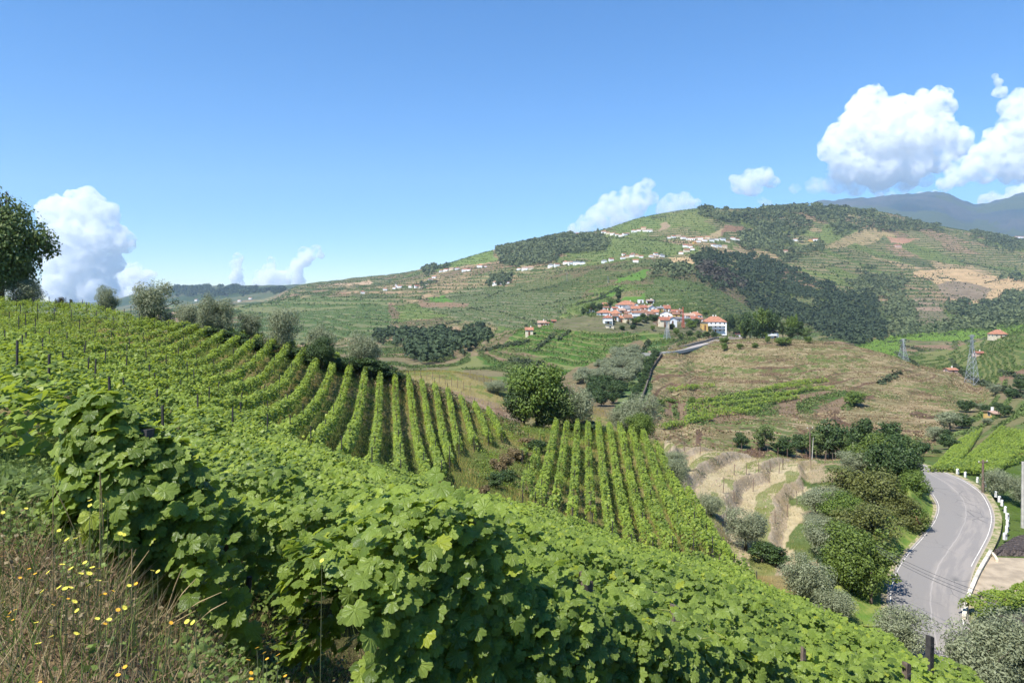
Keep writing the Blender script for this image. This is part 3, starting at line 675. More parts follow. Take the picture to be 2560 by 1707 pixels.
# the first row, right in front
def row_first():
    w = 3.80; t_ = np.arange(-1.2, 30, .15); q = DN[None] * w + DR[None] * t_[:, None]; X, Y = q[:, 0], q[:, 1]
    ok = (X > -1.2) & (Y < 14) & (Y > 2.4); X, Y = X[ok], Y[ok]
    pth = np.stack([X, Y], -1)
    hf = lambda s, p: np.interp(p[:, 0], [-1.6, -1.2, -.9, -.6, -.4, -.25, .0, .6, 2, 6], [.55, .82, .98, 1.03, 1.0, .90, .76, .72, .76, .80])
    root = vine_row(pth, 'big-leaved vine row nearest the photographer, with broken grey post tops', 'vine rows of the dense near slope', 900,
             1500, .118, LEAF_HI, M_VINE_N, h=1.42, hw=.5, low=.05, gap=.0, posts=None, wob=.2, hfun=hf, trunks=True)
    return root
ROW1 = row_first()
def canes(root, spots, lab=None):
    b = np.array(root.location)
    for (x, y, h0, dx_, dy_, dz_) in spots:
        z = g1(x, y) + h0; p = np.array([x, y, z]) - b; m_ = p + np.array([dx_ * .5, dy_ * .5, dz_ * .7]); e = p + np.array([dx_, dy_, dz_])
        c = solid('cane', tube_np([p, m_, e], [.006, .005, .0025], 5), M_CANE, root)
        n = 7; f = np.linspace(.15, 1, n)[:, None]; P = p * (1 - f) ** 2 + 2 * f * (1 - f) * m_ + f ** 2 * e + rng.normal(size=(n, 3)) * .02
        N = _unit(rng.normal(size=(n, 3)) * .5 + np.array([0, -.2, .9])); V, F, r, uv = leaves(P, N, np.linspace(.11, .045, n), LEAF_HI); leaf_object('young_leaves', (V, F, r, uv), M_YOUNG, c)
M_CANE = mat_plain('green_cane', (.20, .22, .06), .6, .3, 20); M_YOUNG = mat_leaf('young_vine_leaf', (.14, .20, .025), (.30, .38, .06), .45, .5, .3, True)
sp = []
for q in range(26):
    x = rnd.uniform(-1.15, 2.6); y = (3.80 + .66 * x) / .751; sp.append((x, y + rnd.uniform(-.3, .3), rnd.uniform(.95, 1.45) * float(np.interp(x, [-1.2, -.9, -.3, .2, 3], [.8, 1, 1, .78, .8])), rnd.uniform(-.25, .25), rnd.uniform(-.3, .1), rnd.uniform(-.1, .28)))
canes(ROW1, sp)
# the shaded end of the second row: a tall bush of vine over its end post
def end_bush():
    c = at(118, 560, 3.8, 8); cx_, cy_ = -2.62, 4.55; z = -2.12
    root = empty('vine_bush', (cx_, cy_, z), 0, 'tall vine bush over a dark end post, its right side in deep shade', 'vine', None)
    L = []
    for (ox, oy, oz, rx, rz_, n) in ((0, 0, .75, .40, .60, 1150), (-.1, -.05, 1.22, .24, .30, 340), (.26, .10, .62, .30, .58, 660), (-.22, .0, .5, .34, .42, 480)):
        v = rng.normal(size=(n, 3)); v = _unit(v); rr = (1 - .3 * rng.random(n) ** 2)[:, None]
        P = np.array([ox, oy, oz]) + v * rr * np.array([rx, rx * .9, rz_])
        P = P[P[:, 2] > .05]; N = _unit((P - np.array([ox, oy, oz])) / np.array([rx, rx, rz_]) + np.array([sx, sy, sz]) * .7 + rng.normal(size=P.shape) * .4)
        L.append(leaves(P, N, .135 * (.5 + .8 * rng.random(len(P))), LEAF_HI))
    leaf_object('foliage', L, M_VINE_N, root)
    solid('post', tube_np([(.16, -.02, -.1), (.2, -.02, 1.27)], [.05, .045], 7), M_POSTD, root)
    solid('stem', tube_np([(.0, 0, -.1), (.04, .05, .5), (-.03, 0, 1.1)], [.035, .03, .02], 6), M_TRUNK, root)
end_bush()
# split grey posts whose tops show above the leaves of the first row
def first_posts():
    for (u, v, y, w_, lab) in ((580, 574, 5.55, .10, 'thick square grey post top above the first vine row'), (671, 606, 7.1, .09, 'small pale slanting post top in the vines right of the thick post'),
                          (706, 622, 7.6, .06, 'thin slanting post top in the vines, right of the pale one'), (771, 652, 7.6, .05, 'thin leaning post top low in the near vines'),
                          (800, 648, 8.0, .05, 'pale slanting stake end among the near vines'), (904, 663, 9.3, .10, 'dark squared post top at the lower right of the vines'), (928, 636, 12, .12, 'black square post end standing before the road')):
        x = (u - CX) / FPX * y; zt = (HV - v) / FPX * y; zb = g1(x, y) - .15
        lx = .16 if w_ > .08 else .1
        c, s = math.cos(.5), math.sin(.5)
        o = empty('post', (x, y, zb), .5, lab, 'post', 'post tops of the first vine row')
        hgt = zt - zb
        V, F = box_np(0, 0, hgt / 2, w_, w_ * .8, hgt, 0, .92); V[4:, 0] += .06; V[4:, 2] += np.array([.02, -.02, -.015, .02])
        solid('shaft', [(V, F)], M_POST if w_ != .12 else M_POSTD, o)
        solid('wire_staple', tube_np([(-w_ * .6 + .05, -w_ * .5, hgt - .12), (w_ * .6 + .05, -w_ * .5, hgt - .13)], .004, 5), M_WIRE, o)
first_posts()
# ================================================================ trees
def mat_tree(name, dark, light, trans=.25, rough=.55):
    t = NT(name); r = t.attr('rnd').outputs['Fac']; c = t.mix(r, dark, light)
    oi = t.n('ShaderNodeObjectInfo').outputs['Random']
    c = t.mix(t.math('MULTIPLY', oi, .35), c, tuple(x * .62 for x in light))
    p = t.principled(c, rough, .35); tr = t.n('ShaderNodeBsdfTranslucent'); t.set(tr.inputs[0], c)
    return t.done(t.n('ShaderNodeMixShader', {0: trans, 1: p.outputs[0], 2: tr.outputs[0]}))
M_BARK = mat_plain('bark', (.10, .08, .062), .95, .35, 4, .1, .03)
TREE_MATS = {
 'olive': mat_tree('olive_foliage', (.14, .17, .085), (.35, .38, .23), .35),
 'broad': mat_tree('bright_foliage', (.06, .11, .018), (.20, .28, .05), .35),
 'dark':  mat_tree('dark_foliage', (.022, .048, .012), (.08, .13, .035)),
 'ash':   mat_tree('ash_foliage', (.06, .10, .026), (.18, .24, .07)),
 'rust':  mat_tree('rusty_foliage', (.065, .08, .018), (.18, .195, .05)),
 'yell':  mat_tree('yellow_green_foliage', (.05, .085, .012), (.16, .22, .035)),
 'dry':   mat_tree('dry_scrub', (.11, .08, .035), (.25, .19, .09)),
}
PROTO = {}
def proto(kind, var, lod):
    """unit-height tree: trunk with limbs, crown of leaves on many small clumps"""
    key = (kind, var, lod)
    if key in PROTO: return PROTO[key]
    r_ = random.Random(hash((kind, var)) % 9999 if False else sum(map(ord, kind)) * 31 + var * 7)
    wid = {'olive': .48, 'broad': .5, 'dark': .46, 'ash': .40, 'rust': .50, 'yell': .50, 'dry': .5, 'poplar': .16, 'bushy': .5, 'cypress': .12}[kind]
    c0 = {'olive': .54, 'broad': .50, 'dark': .50, 'ash': .54, 'rust': .48, 'yell': .48, 'dry': .45, 'poplar': .52, 'bushy': .45, 'cypress': .52}[kind]
    hz = {'olive': .42, 'broad': .46, 'dark': .47, 'ash': .46, 'rust': .50, 'yell': .50, 'dry': .45, 'poplar': .46, 'bushy': .48, 'cypress': .48}[kind]
    K = {0: 34, 1: 18, 2: 10}[lod]; nl = {0: 9000, 1: 2600, 2: 420}[lod]; ls = {0: .030, 1: .052, 2: .115}[lod]
    if kind == 'ash': nl = 16000 if lod == 0 else nl; ls *= .8; K = 60 if lod == 0 else K
    if kind == 'olive': nl = int(nl * 1.15); ls *= 1.35
    blobs = []
    lob = [(r_.uniform(0, 6.28), r_.uniform(-.5, .9), r_.uniform(.55, 1.0)) for _ in range(7)]
    def reach(x, y, z):
        n_ = math.sqrt(x * x + y * y + z * z) + 1e-6; m_ = .84
        for a_, e_, w_ in lob:
            dx_, dy_, dz_ = math.cos(a_) * math.cos(e_), math.sin(a_) * math.cos(e_), math.sin(e_)
            c_ = (x * dx_ + y * dy_ + z * dz_) / n_
            if c_ > .7: m_ = max(m_, .84 + .36 * w_ * (c_ - .7) / .3)
        return m_
    while len(blobs) < K:
        x, y, z = r_.uniform(-1, 1), r_.uniform(-1, 1), r_.uniform(-1, 1)
        d = x * x + y * y + z * z
        if d > 1 or d < .12: continue
        if z < -.2 and x * x + y * y > .5: continue
        br = r_.uniform(.09, .23) * (1.2 - .4 * d); g_ = reach(x, y, z); x, y, z = x * g_, y * g_, z * g_
        blobs.append((x * (wid - br * .45), y * (wid - br * .45), c0 + z * (hz - br * .5), br * (wid / .46) ** .5 if wid > .3 else br * .5))
    T = LEAF_OLIVE if kind == 'olive' else LEAF_LO
    L = []
    wts = np.array([b[3] ** 2 for b in blobs]); cnt = (wts / wts.sum() * nl).astype(int) + 3
    for (bx, by, bz, br), n in zip(blobs, cnt):
        v = _unit(rng.normal(size=(n, 3))); rr = (.35 + .85 * rng.random(n) ** .6)[:, None]
        P = np.array([bx, by, bz]) + v * rr * br * np.array([1, 1, .8]); P = P[P[:, 2] > .03]; v = v[:len(P)]
        N = _unit(v + np.array([0, 0, .5]) + rng.normal(size=v.shape) * .6)
        L.append(leaves(P, N, ls * (.6 + .8 * rng.random(len(P))), T, .3, 1.0))
    V, F, rr_, uv = join(L); q_ = np.percentile(V, 99.3, 0); q0 = np.percentile(V, .7, 0); fx_ = 2 * wid / (q_[0] - q0[0]); fy_ = 2 * wid / (q_[1] - q0[1]); fz_ = 1.0 / q_[2]; V = V * np.array([fx_, fy_, fz_]); blobs = [(b[0] * fx_, b[1] * fy_, b[2] * fz_, b[3]) for b in blobs]; mk = {'poplar': 'dark', 'bushy': 'broad', 'cypress': 'dark'}.get(kind, kind)
    crown = mesh_np('crown', V, F, TREE_MATS[mk], {'rnd': rr_})
    tr = []; tw = {'olive': .035, 'ash': .03, 'broad': .035}.get(kind, .028); th_ = c0 - hz * .55
    fk = (r_.uniform(-.03, .03), r_.uniform(-.03, .03), max(.1, th_))
    tr.append(tube_np([(0, 0, -.06), (fk[0] * .3, fk[1] * .3, fk[2] * .45), fk], [tw * 1.5, tw, tw * .8], 7))
    if kind not in ('poplar', 'cypress'):
        for b in blobs[:{0: 14, 1: 7, 2: 3}[lod]]:
            mid = (fk[0] + (b[0] - fk[0]) * .45, fk[1] + (b[1] - fk[1]) * .45, fk[2] + (b[2] - fk[2]) * .6)
            tr.append(tube_np([fk, mid, (b[0], b[1], b[2])], [tw * .6, tw * .35, tw * .12], 5, False))
    V, F = merge(tr); trunk = mesh_np('trunk', V, F, M_BARK, smooth=True)
    PROTO[key] = (trunk, crown); return PROTO[key]

N_TREE = {}
def tree(x, y, h, kind, label, group=None, lod=1, name='tree', w=1.0, cat='tree', var=None, mat=None, z=None):
    if z is None: z = g1(x, y)
    i = N_TREE.get(kind, 0); N_TREE[kind] = i + 1
    tk, ck = proto(kind, i % 4 if var is None else var, lod)
    o = empty(name, (x, y, z - .02 * h), i * 2.39996, label, cat, group); o.scale = (h * w, h * w, h)
    link('trunk', tk, o); link('crown', ck, o)
    return o
def tree_px(u, vb, hp, kind, label, group=None, rmin=1, rmax=12000, wp=None, **kw):
    x, y, z = at(u, vb, rmin, rmax); vh = HV - z / y * FPX; wp = wp or hp; hp = max(hp * .6, vh - (vb - hp)); h = hp / FPX * y
    base_w = {'olive': .92, 'broad': 1.0, 'dark': .84, 'ash': .76, 'rust': .92, 'yell': .92, 'dry': 1.0, 'poplar': .3, 'bushy': 1.0, 'cypress': .24}[kind]
    w = 1.0 if wp is None else (wp / hp) / base_w
    return tree(x, y, h, kind, label, group, w=w, z=z, **kw)

for u, v, w_, h_, k, lab in ((500, 474, 24, 20, 'dry', 'dry reddish-brown brush on the broken bank between the vine plots'), (494, 488, 16, 16, 'dark', 'dark scrub in the hollow of the broken bank'), (507, 484, 16, 14, 'dark', 'dark scrub under the right end of the broken bank'),
        (517, 462, 22, 14, 'dry', 'brown dead brush at the top of the broken bank'), (536, 452, 18, 13, 'dark', 'dark round scrub right above the broken bank'), (528, 448, 18, 11, 'dry', 'dry brush left of the dark round scrub'), (484, 500, 12, 16, 'dry', 'thin pale dry brush at the lower end of the broken bank')):
    tree_px(u, v, h_, k, lab, None, 44, 90, wp=w_, lod=1, name='bush', cat='bush')
G1 = 'olive trees along the crest above the vine rows'
tree_px(1, 297, 101, 'ash', 'tall dark tree with bare twigs on top, at the far left end of the crest', None, 74, 95, wp=76, lod=0, var=1)
# bare dead twigs at its top
def dead_twigs(u, v, n, h, lab):
    x, y, z = at(u, 296, 74, 95); zt = (HV - v) / FPX * y
    o = empty('dead_branch', (x, y, zt), 0, lab, 'branch')
    for i in range(n):
        a = rnd.uniform(-1, 1); b = rnd.uniform(-1, 1); H_ = h * rnd.uniform(.5, 1)
        pts = [(a * .5, b * .5, -2.0), (a * .9, b * .9, H_ * .4), (a * 1.3 + rnd.uniform(-.2, .2), b * 1.3, H_)]
        tw_ = solid('twig', [tube_np(pts, [.05, .03, .012], 4, False)] + [tube_np([(a * 1.1, b * 1.1, H_ * f), (a * 1.1 + rnd.uniform(-.5, .5), b * 1.1 + rnd.uniform(-.3, .3), H_ * f + .45)], [.015, .008], 4, False) for f in (.4, .6, .8)], M_BARK, o)
dead_twigs(6, 203, 9, 1.3, 'bare dead branches sticking out of the top of the tall dark tree')
tree_px(26, 300, 22, 'olive', 'small grey olive tree at the foot of the tall dark tree', G1, 72, 95, wp=32, lod=0)
tree_px(64, 306, 9, 'dry', 'low leafless shrub on the crest right of the tall dark tree', None, 72, 95, wp=14, lod=1, cat='shrub', name='shrub')
tree_px(107, 312, 27, 'olive', 'slender small olive tree standing alone on the crest against the white cloud', G1, 72, 95, wp=19, lod=0)
tree_px(153, 324, 43, 'olive', 'large bushy olive tree on the crest, wide crown against the sky', G1, 72, 98, wp=36, lod=0)
tree_px(190, 333, 30, 'olive', 'thin sparse olive tree between the large bushy one and the double-crowned one', G1, 72, 98, wp=24, lod=0)
tree_px(208, 338, 44, 'olive', 'left stem of the double-crowned olive tree on the crest', G1, 72, 98, wp=24, lod=0)
tree_px(222, 340, 42, 'olive', 'right stem of the double-crowned olive tree on the crest', G1, 72, 98, wp=22, lod=0)
tree_px(249, 344, 33, 'olive', 'small pale olive tree left of the round dense one', G1, 72, 98, wp=22, lod=0)
tree_px(282, 353, 46, 'olive', 'round dense olive tree with one full ball of a crown', G1, 72, 98, wp=31, lod=0)
tree_px(322, 364, 40, 'olive', 'pale-topped olive tree rising out of a dark ivy bush', G1, 72, 100, wp=26, lod=0)
tree_px(322, 370, 34, 'dark', 'dark ivy bush round the foot of the pale-topped olive tree', None, 72, 100, wp=24, lod=0, name='bush', cat='bush')
tree_px(364, 374, 42, 'olive', 'last olive tree of the crest line, pale crown over dark scrub, before the stone rubble', G1, 76, 104, wp=30, lod=0)
G2 = 'dark scrub bushes on the bank of the crest'
hints = ['under the large bushy olive tree', 'between the large bushy olive tree and the thin one', 'below the thin sparse olive tree', 'under the double-crowned olive tree', 'right of the double-crowned olive tree', 'under the small pale olive tree', 'left of the round olive tree', 'right of the round olive tree', 'left of the ivy bush', 'right of the ivy bush', 'left of the last crest olive tree', 'under the last crest olive tree', 'right of the last crest olive tree', 'at the top of the stone rubble']
for i, (u, v, w_, h_) in enumerate(((150, 327, 26, 10), (172, 331, 24, 9), (190, 335, 24, 12), (212, 341, 26, 14), (232, 345, 24, 14), (250, 350, 24, 12), (266, 353, 22, 10), (296, 360, 24, 12), (310, 366, 22, 12), (336, 371, 24, 14), (350, 373, 26, 17), (366, 377, 30, 20), (382, 380, 26, 17), (396, 382, 20, 11))):
    tree_px(u, v, h_, 'dark', 'dark scrub bush on the bank ' + hints[i], G2, 72, 104, wp=w_, lod=1, name='bush', cat='bush')
tree_px(498, 394, 14, 'olive', 'little lone olive tree in the dry grass field behind the crest', None, 125, 230, wp=24, lod=0)
tree_px(538, 426, 63, 'broad', 'large bright green fig tree in the middle, spreading over the bank', None, 84, 112, wp=60, lod=0)
tree_px(524, 424, 44, 'dark', 'dark lower mass of leaves left under the large fig tree', None, 84, 112, wp=36, lod=0, name='bush', cat='bush')
tree_px(556, 424, 34, 'ash', 'dark bush in the shade right under the large fig tree', None, 84, 112, wp=44, lod=0, name='bush', cat='bush')
tree_px(578, 422, 36, 'olive', 'grey olive tree leaning against the right side of the fig tree', None, 84, 118, wp=30, lod=0)
tree_px(541, 428, 9, 'bushy', 'small rounded vine bush in front of the shaded bank under the fig tree', None, 80, 96, wp=14, lod=1, name='bush', cat='bush')
for i, (u, v, w_, h_, lab) in enumerate(((592, 430, 24, 9, 'dark scrub on the shaded bank right of the fig tree'), (604, 433, 18, 7, 'low dark scrub at the right end of the shaded bank'), (576, 431, 30, 9, 'dark scrub in the middle of the shaded bank'), (626, 432, 12, 7, 'small green shrub below the two-stemmed olive tree'))):
    tree_px(u, v, h_, 'dark', lab, None, 80, 112, wp=w_, lod=1, name='bush', cat='bush')
tree_px(620, 427, 22, 'olive', 'smaller olive tree left of the big silver one on the mid slope edge', None, 90, 140, wp=22, lod=0)
tree_px(640, 436, 42, 'olive', 'big silver olive tree over a green bush at the edge of the gappy plot', None, 84, 125, wp=36, lod=0)
tree_px(642, 439, 26, 'bushy', 'bright green bush at the foot of the big silver olive tree', None, 82, 118, wp=26, lod=0, name='bush', cat='bush')
tree_px(674, 465, 14, 'olive', 'small grey bush on the corner of the pale terraces', None, 70, 110, wp=22, lod=0, name='bush', cat='bush')
tree_px(678, 488, 31, 'olive', 'olive tree on the left edge of the pale terraces above the thin vine rows', None, 66, 100, wp=20, lod=0)
tree_px(711, 516, 22, 'olive', 'sprawling young olive tree at the lower left of the pale terraces', None, 60, 100, wp=24, lod=0)
tree_px(746, 551, 44, 'olive', 'round olive tree standing in the lower corner of the pale terraces', None, 62, 95, wp=38, lod=0)
tree_px(762, 563, 22, 'dark', 'dark bush in the shade right of the round olive tree', None, 56, 90, wp=26, lod=1, name='bush', cat='bush')
tree_px(776, 566, 20, 'dark', 'dark bush between the round olive tree and the big grey one', None, 56, 90, wp=24, lod=1, name='bush', cat='bush')
tree_px(806, 606, 50, 'olive', 'big grey olive tree on the bank above the vine slope edge', None, 50, 78, wp=42, lod=0)
tree_px(832, 622, 34, 'olive', 'low grey olive tree in front of the bank, below the big grey one', None, 40, 74, wp=36, lod=0)
tree_px(898, 664, 58, 'olive', 'silver olive tree standing between the vine slope and the road', None, 36, 60, wp=48, lod=0)
tree_px(985, 700, 74, 'olive', 'large silver olive tree at the bottom right, left part of the pair', None, 30, 60, wp=70, lod=0)
tree_px(1016, 688, 76, 'olive', 'large silver olive tree at the bottom right corner of the view', None, 34, 64, wp=66, lod=0)
G3 = 'trees of the thicket on the bank above the road'
for u, v, w_, h_, k, lab in ((890, 478, 50, 42, 'yell', 'top tree of the roadside thicket, dark olive green'), (910, 496, 42, 56, 'dark', 'dark tall tree at the upper right of the roadside thicket'),
        (926, 505, 26, 34, 'broad', 'small green tree leaning over the upper road bend'), (872, 508, 50, 38, 'rust', 'brownish tree in the upper left of the roadside thicket'),
        (896, 520, 48, 46, 'rust', 'reddish brown tree in the middle of the roadside thicket'), (912, 530, 38, 32, 'rust', 'brownish tree beside the pink oleander'),
        (852, 528, 40, 34, 'broad', 'bright green tree at the left of the roadside thicket'), (836, 520, 42, 30, 'olive', 'grey olive tree at the left edge of the roadside thicket'),
        (876, 552, 56, 48, 'rust', 'yellow-brown tree in the centre of the roadside thicket'), (850, 565, 50, 40, 'broad', 'green tree in the lower left of the roadside thicket'),
        (838, 556, 36, 30, 'olive', 'grey olive tree between the pale soil and the thicket'), (874, 592, 60, 62, 'yell', 'large yellow-green tree at the bottom of the roadside thicket'),
        (858, 600, 44, 48, 'yell', 'tree at the lowest left of the roadside thicket'), (848, 582, 40, 34, 'dark', 'dark green tree low on the left of the thicket')):
    tree_px(u - (13 if u > 870 else 8), v, h_ * 1.05, k, lab, G3, 52, 118, wp=w_ * 1.02, lod=0)
tree_px(854, 476, 26, 'olive', 'olive tree with a dark forked trunk on the pale bank left of the thicket', None, 90, 135, wp=30, lod=0)
tree_px(872, 470, 22, 'olive', 'olive tree on the pale bank just behind the forked one', None, 92, 140, wp=26, lod=0)
tree_px(828, 512, 26, 'olive', 'olive tree on the right edge of the pale terraces', None, 80, 125, wp=32, lod=0)
tree_px(815, 532, 18, 'olive', 'low olive tree on the path below the pale terraces', None, 70, 120, wp=24, lod=0)
tree_px(826, 560, 40, 'olive', 'wide grey olive tree at the lower right of the pale terraces', None, 62, 105, wp=38, lod=0)
# the gully behind the pale terraces
G4 = 'dark trees in the gully behind the pale terraces'
for i, (u, v, w_, h_, k) in enumerate(((742, 448, 14, 16, 'dark'), (762, 450, 20, 26, 'ash'), (784, 454, 22, 18, 'dark'), (802, 452, 18, 18, 'dark'), (816, 458, 18, 28, 'ash'), (830, 458, 30, 38, 'dark'), (846, 458, 20, 24, 'ash'), (860, 458, 24, 40, 'dark'),
                                       (878, 462, 20, 26, 'ash'), (892, 464, 32, 42, 'dark'), (908, 468, 22, 34, 'ash'), (920, 472, 18, 26, 'dark'))):
    tree_px(u, v, h_, k, '%s tree from the left in the dark tree row in the gully' % ordinal(i + 1), G4, 136, 185, wp=w_, lod=1)
G5 = 'round trees at the foot of the brown hill on the right'
for i, (u, v, w_, h_, lab) in enumerate(((935, 441, 16, 15, 'left dark round tree beside the small green plots'), (944, 441, 14, 13, 'second dark round tree beside the small green plots'), (949, 449, 17, 15, 'round bright green tree in front of the small green plots'), (950, 431, 20, 20, 'larger grey tree above the small green plots'),
                      (962, 428, 18, 15, 'grey tree next to the larger grey one'), (966, 412, 15, 12, 'dark tree at the upper corner of the small green plots'), (980, 411, 10, 8, 'small dark tree above the path with the shed'), (986, 412, 10, 8, 'small dark tree left of the orange shed'), (1005, 417, 14, 12, 'dark tree touching the orange shed'),
                      (987, 425, 9, 8, 'little round bush between the small green plots'), (937, 461, 9, 7, 'little dark bush at the left end of the curved vines'), (998, 410, 8, 8, 'small tree behind the orange shed'), (995, 395, 12, 12, 'round olive tree at the top of the small green plots'), (1012, 398, 12, 10, 'olive tree at the right of the small green plots'), (1020, 390, 12, 11, 'olive tree at the right edge, top of the plots'))):
    tree_px(u, v, h_, 'dark' if i % 3 else 'olive', lab, G5, 150, 360, wp=w_, lod=1)
tree_px(996, 500, 32, 'olive', 'dark olive tree standing beside the utility pole near the curved vines', None, 95, 150, wp=26, lod=0)
tree_px(1022, 508, 34, 'olive', 'olive tree cut by the right edge, behind the pale concrete pole', None, 90, 150, wp=20, lod=0)
tree_px(857, 406, 15, 'broad', 'single large round tree on the brown hill', None, 180, 330, wp=22, lod=1)
for u, v, w_, h_, lab in ((692, 405, 7, 9, 'small tree with a dark shadow at the lower left of the brown hill'), (661, 405, 8, 6, 'dark round bush at the left foot of the brown hill'), (671, 402, 14, 4, 'low dark hedge at the left foot of the brown hill'),
                      (724, 351, 7, 9, 'round bush below the road near the big white house'), (740, 349, 7, 6, 'small bush on the upper brown hill, left of the middle'), (755, 348, 6, 6, 'small bush on the upper brown hill under the blue-doored house'), (724, 344, 9, 8, 'bush beside the pale retaining wall'),
                      (768, 343, 6, 8, 'small tree just under the blue-doored house'), (780, 345, 10, 8, 'left small tree right of the blue-doored house'), (787, 345, 9, 8, 'right small tree right of the blue-doored house'), (766, 337, 6, 6, 'tiny bush touching the blue-doored house'), (808, 343, 8, 7, 'lone bush at the top right of the brown hill')):
    tree_px(u, v, h_, 'broad', lab, 'bushes on the brown hill', 170, 520, wp=w_, lod=1, name='bush', cat='bush')

# ---- sampling land inside an outline
dX = np.gradient(XG, axis=0); dYg = np.gradient(YG, axis=1); AREA = np.abs(dX * dYg)
WB1 = fbm(XG / (YG * .012 + 1), YG / (YG * .03 + 1), 301, 4) if False else fbm(UU / 9, VV / 5, 301, 4); WB2 = fbm(UU / 9, VV / 5, 307, 4)
def scatter(poly, spacing, r0, r1, nmax=4000, wb=0):
    k = inpoly(UU + wb * WB1, VV + wb * .7 * WB2, poly) & (YG > r0) & (YG < r1); w = (AREA * k).ravel(); tot = w.sum()
    n = int(min(nmax, tot / spacing ** 2))
    if n < 1: return np.zeros((0, 3))
    cs = np.cumsum(w); idx = np.searchsorted(cs, (np.arange(n) + rng.random(n)) / n * cs[-1]); idx = np.clip(idx, 0, len(w) - 1)
    i, j = np.unravel_index(idx, XG.shape)
    x = XG[i, j] + (rng.random(n) - .5) * dX[i, j]; y = YG[i, j] + (rng.random(n) - .5) * dYg[i, j]
    return np.stack([x, y, ground(x, y)], 1)
def thin(P, d):
    out = []; cell_ = {}
    for p in P[rng.permutation(len(P))]:
        c = (int(p[0] // d), int(p[1] // d))
        if c in cell_: continue
        cell_[c] = 1; out.append(p)
    return np.array(out)

# olive grove between hillock and brown hill
G6 = 'olive trees of the grove below the village road'
groves = [((610, 352), (639, 352), (641, 363), (636, 368), (613, 366)), ((598, 366), (640, 364), (640, 372), (632, 384), (600, 384)), ((578, 377), (620, 376), (620, 386), (580, 386)), ((589, 384), (623, 386), (618, 404), (600, 408), (590, 400))]
places = ['top clump of the olive grove', 'middle of the olive grove', 'lower left line of the olive grove', 'dark clump behind the fig tree']
cnt = 0
for gi, gp in enumerate(groves):
    pts = thin(scatter(gp, 4.6, 180, 420), 4.6)
    pts = pts[np.argsort(pts[:, 0])] if len(pts) else pts
    for pi, p in enumerate(pts[:26]):
        tree(p[0], p[1], rnd.uniform(3.6, 5.2), 'olive' if gi < 3 else 'dark', '%s tree from the left in the %s' % (ordinal(pi + 1), places[gi]), G6, lod=2 if gi < 0 else 1, w=1.25, z=p[2]); cnt += 1
# hedge of small trees along the dark wall
for i in range(16):
    f = i / 15; u = 655 - 20 * f - 4 * f * f; v = 356 + 48 * f
    tree_px(u, v, rnd.uniform(6, 9), 'dark', '%s small tree from the top, beside the steep dark wall' % ordinal(i + 1), 'small trees beside the steep dark wall', 200, 460, wp=rnd.uniform(6, 9), lod=1)
# trees in and about the village
vt = [(593, 308, 6), (600, 310, 7), (611, 306, 9), (588, 309, 5), (618, 301, 13), (651, 320, 6), (646, 323, 8), (636, 325, 9), (642, 322, 9), (656, 323, 9), (631, 325, 7), (608, 323, 6), (612, 322, 6), (622, 330, 5), (633, 329, 5), (667, 326, 8), (672, 329, 6), (688, 326, 8), (692, 329, 9), (697, 325, 7), (703, 327, 6), (710, 332, 6), (719, 333, 6), (676, 334, 6), (690, 336, 6), (698, 337, 7), (706, 338, 7), (714, 338, 7), (681, 339, 4), (653, 330, 5), (706, 316, 7), (730, 322, 8), (736, 320, 7), (742, 322, 8), (750, 326, 14), (757, 330, 13), (762, 324, 16), (745, 330, 10), (770, 322, 12), (783, 330, 9), (790, 334, 9), (798, 333, 12), (792, 325, 11), (806, 336, 9), (755, 338, 7), (583, 312, 5), (596, 312, 4), (605, 308, 5)]
vt.sort()
for i, (u, v, h_) in enumerate(vt):
    k = ('dark', 'broad', 'dark', 'ash')[i % 4]
    if (u, v) == (618, 301): tree_px(u, v, h_, 'poplar', 'tall dark poplar behind the village roofs', None, 400, 640, wp=5, lod=1); continue
    tree_px(u, v, h_, k, '%s tree from the left among the village houses and gardens' % ordinal(i + 1), 'trees in the village gardens', 330, 640, wp=h_ * rnd.uniform(.85, 1.2), lod=1)

# ---- far woods: too many trees to count, one object per wood
def wood(poly, spacing, hgt, r0, r1, dark=(.034, .056, .024), light=(.20, .235, .10), name='woodland', nmax=3500, nq=26, conif=.3):
    P = scatter(poly, spacing, r0, r1, nmax, 9)
    if not len(P): return
    P = P[fbm(P[:, 0] / (spacing * 5), P[:, 1] / (spacing * 5), 77, 3) > -.33]
    n = len(P); h = hgt * (.6 + .7 * rng.random(n)); v = _unit(rng.normal(size=(n, nq, 3))); v[..., 2] = np.abs(v[..., 2]) * 1.0 - .15
    con = rng.random(n) < conif
    rx = np.where(con, .24, .46) * h; rr = .75 + .35 * rng.random((n, nq))
    C3 = P[:, None] + v * rr[..., None] * np.stack([rx, rx, np.where(con, .62, .5) * h], -1)[:, None]; C3[..., 2] += (.42 * h)[:, None]
    N = _unit(v + np.array([0, 0, .35]) + rng.normal(size=v.shape) * .45).reshape(-1, 3)
    S = np.repeat(h * .30, nq) * (.6 + .8 * rng.random(n * nq))
    V, F, r, uv = leaves(C3.reshape(-1, 3), N, S, LEAF_LO, .2, 1.2)
    rt = np.repeat(np.clip(rng.random(n) ** 1.3 * .8 + .45 * fbm(P[:, 0] / 60, P[:, 1] / 60, 78, 3), 0, 1), nq * 4); r = rt * .75 + r * .25
    key = (dark, light); 
    if key not in WM: WM[key] = mat_tree('wood_foliage', dark, light, .15, .8)
    o = link(name, mesh_np(name, V, F, WM[key], {'rnd': r})); tag(o, kind='stuff'); return o
WM = {}
wood([(496,248),(501,264),(520,267),(546,265),(557,261),(554,256),(573,255),(607,252),(611,244),(603,235),(584,233),(561,236),(542,238),(520,242),(497,249)], 10, 13, 1200, 2300)
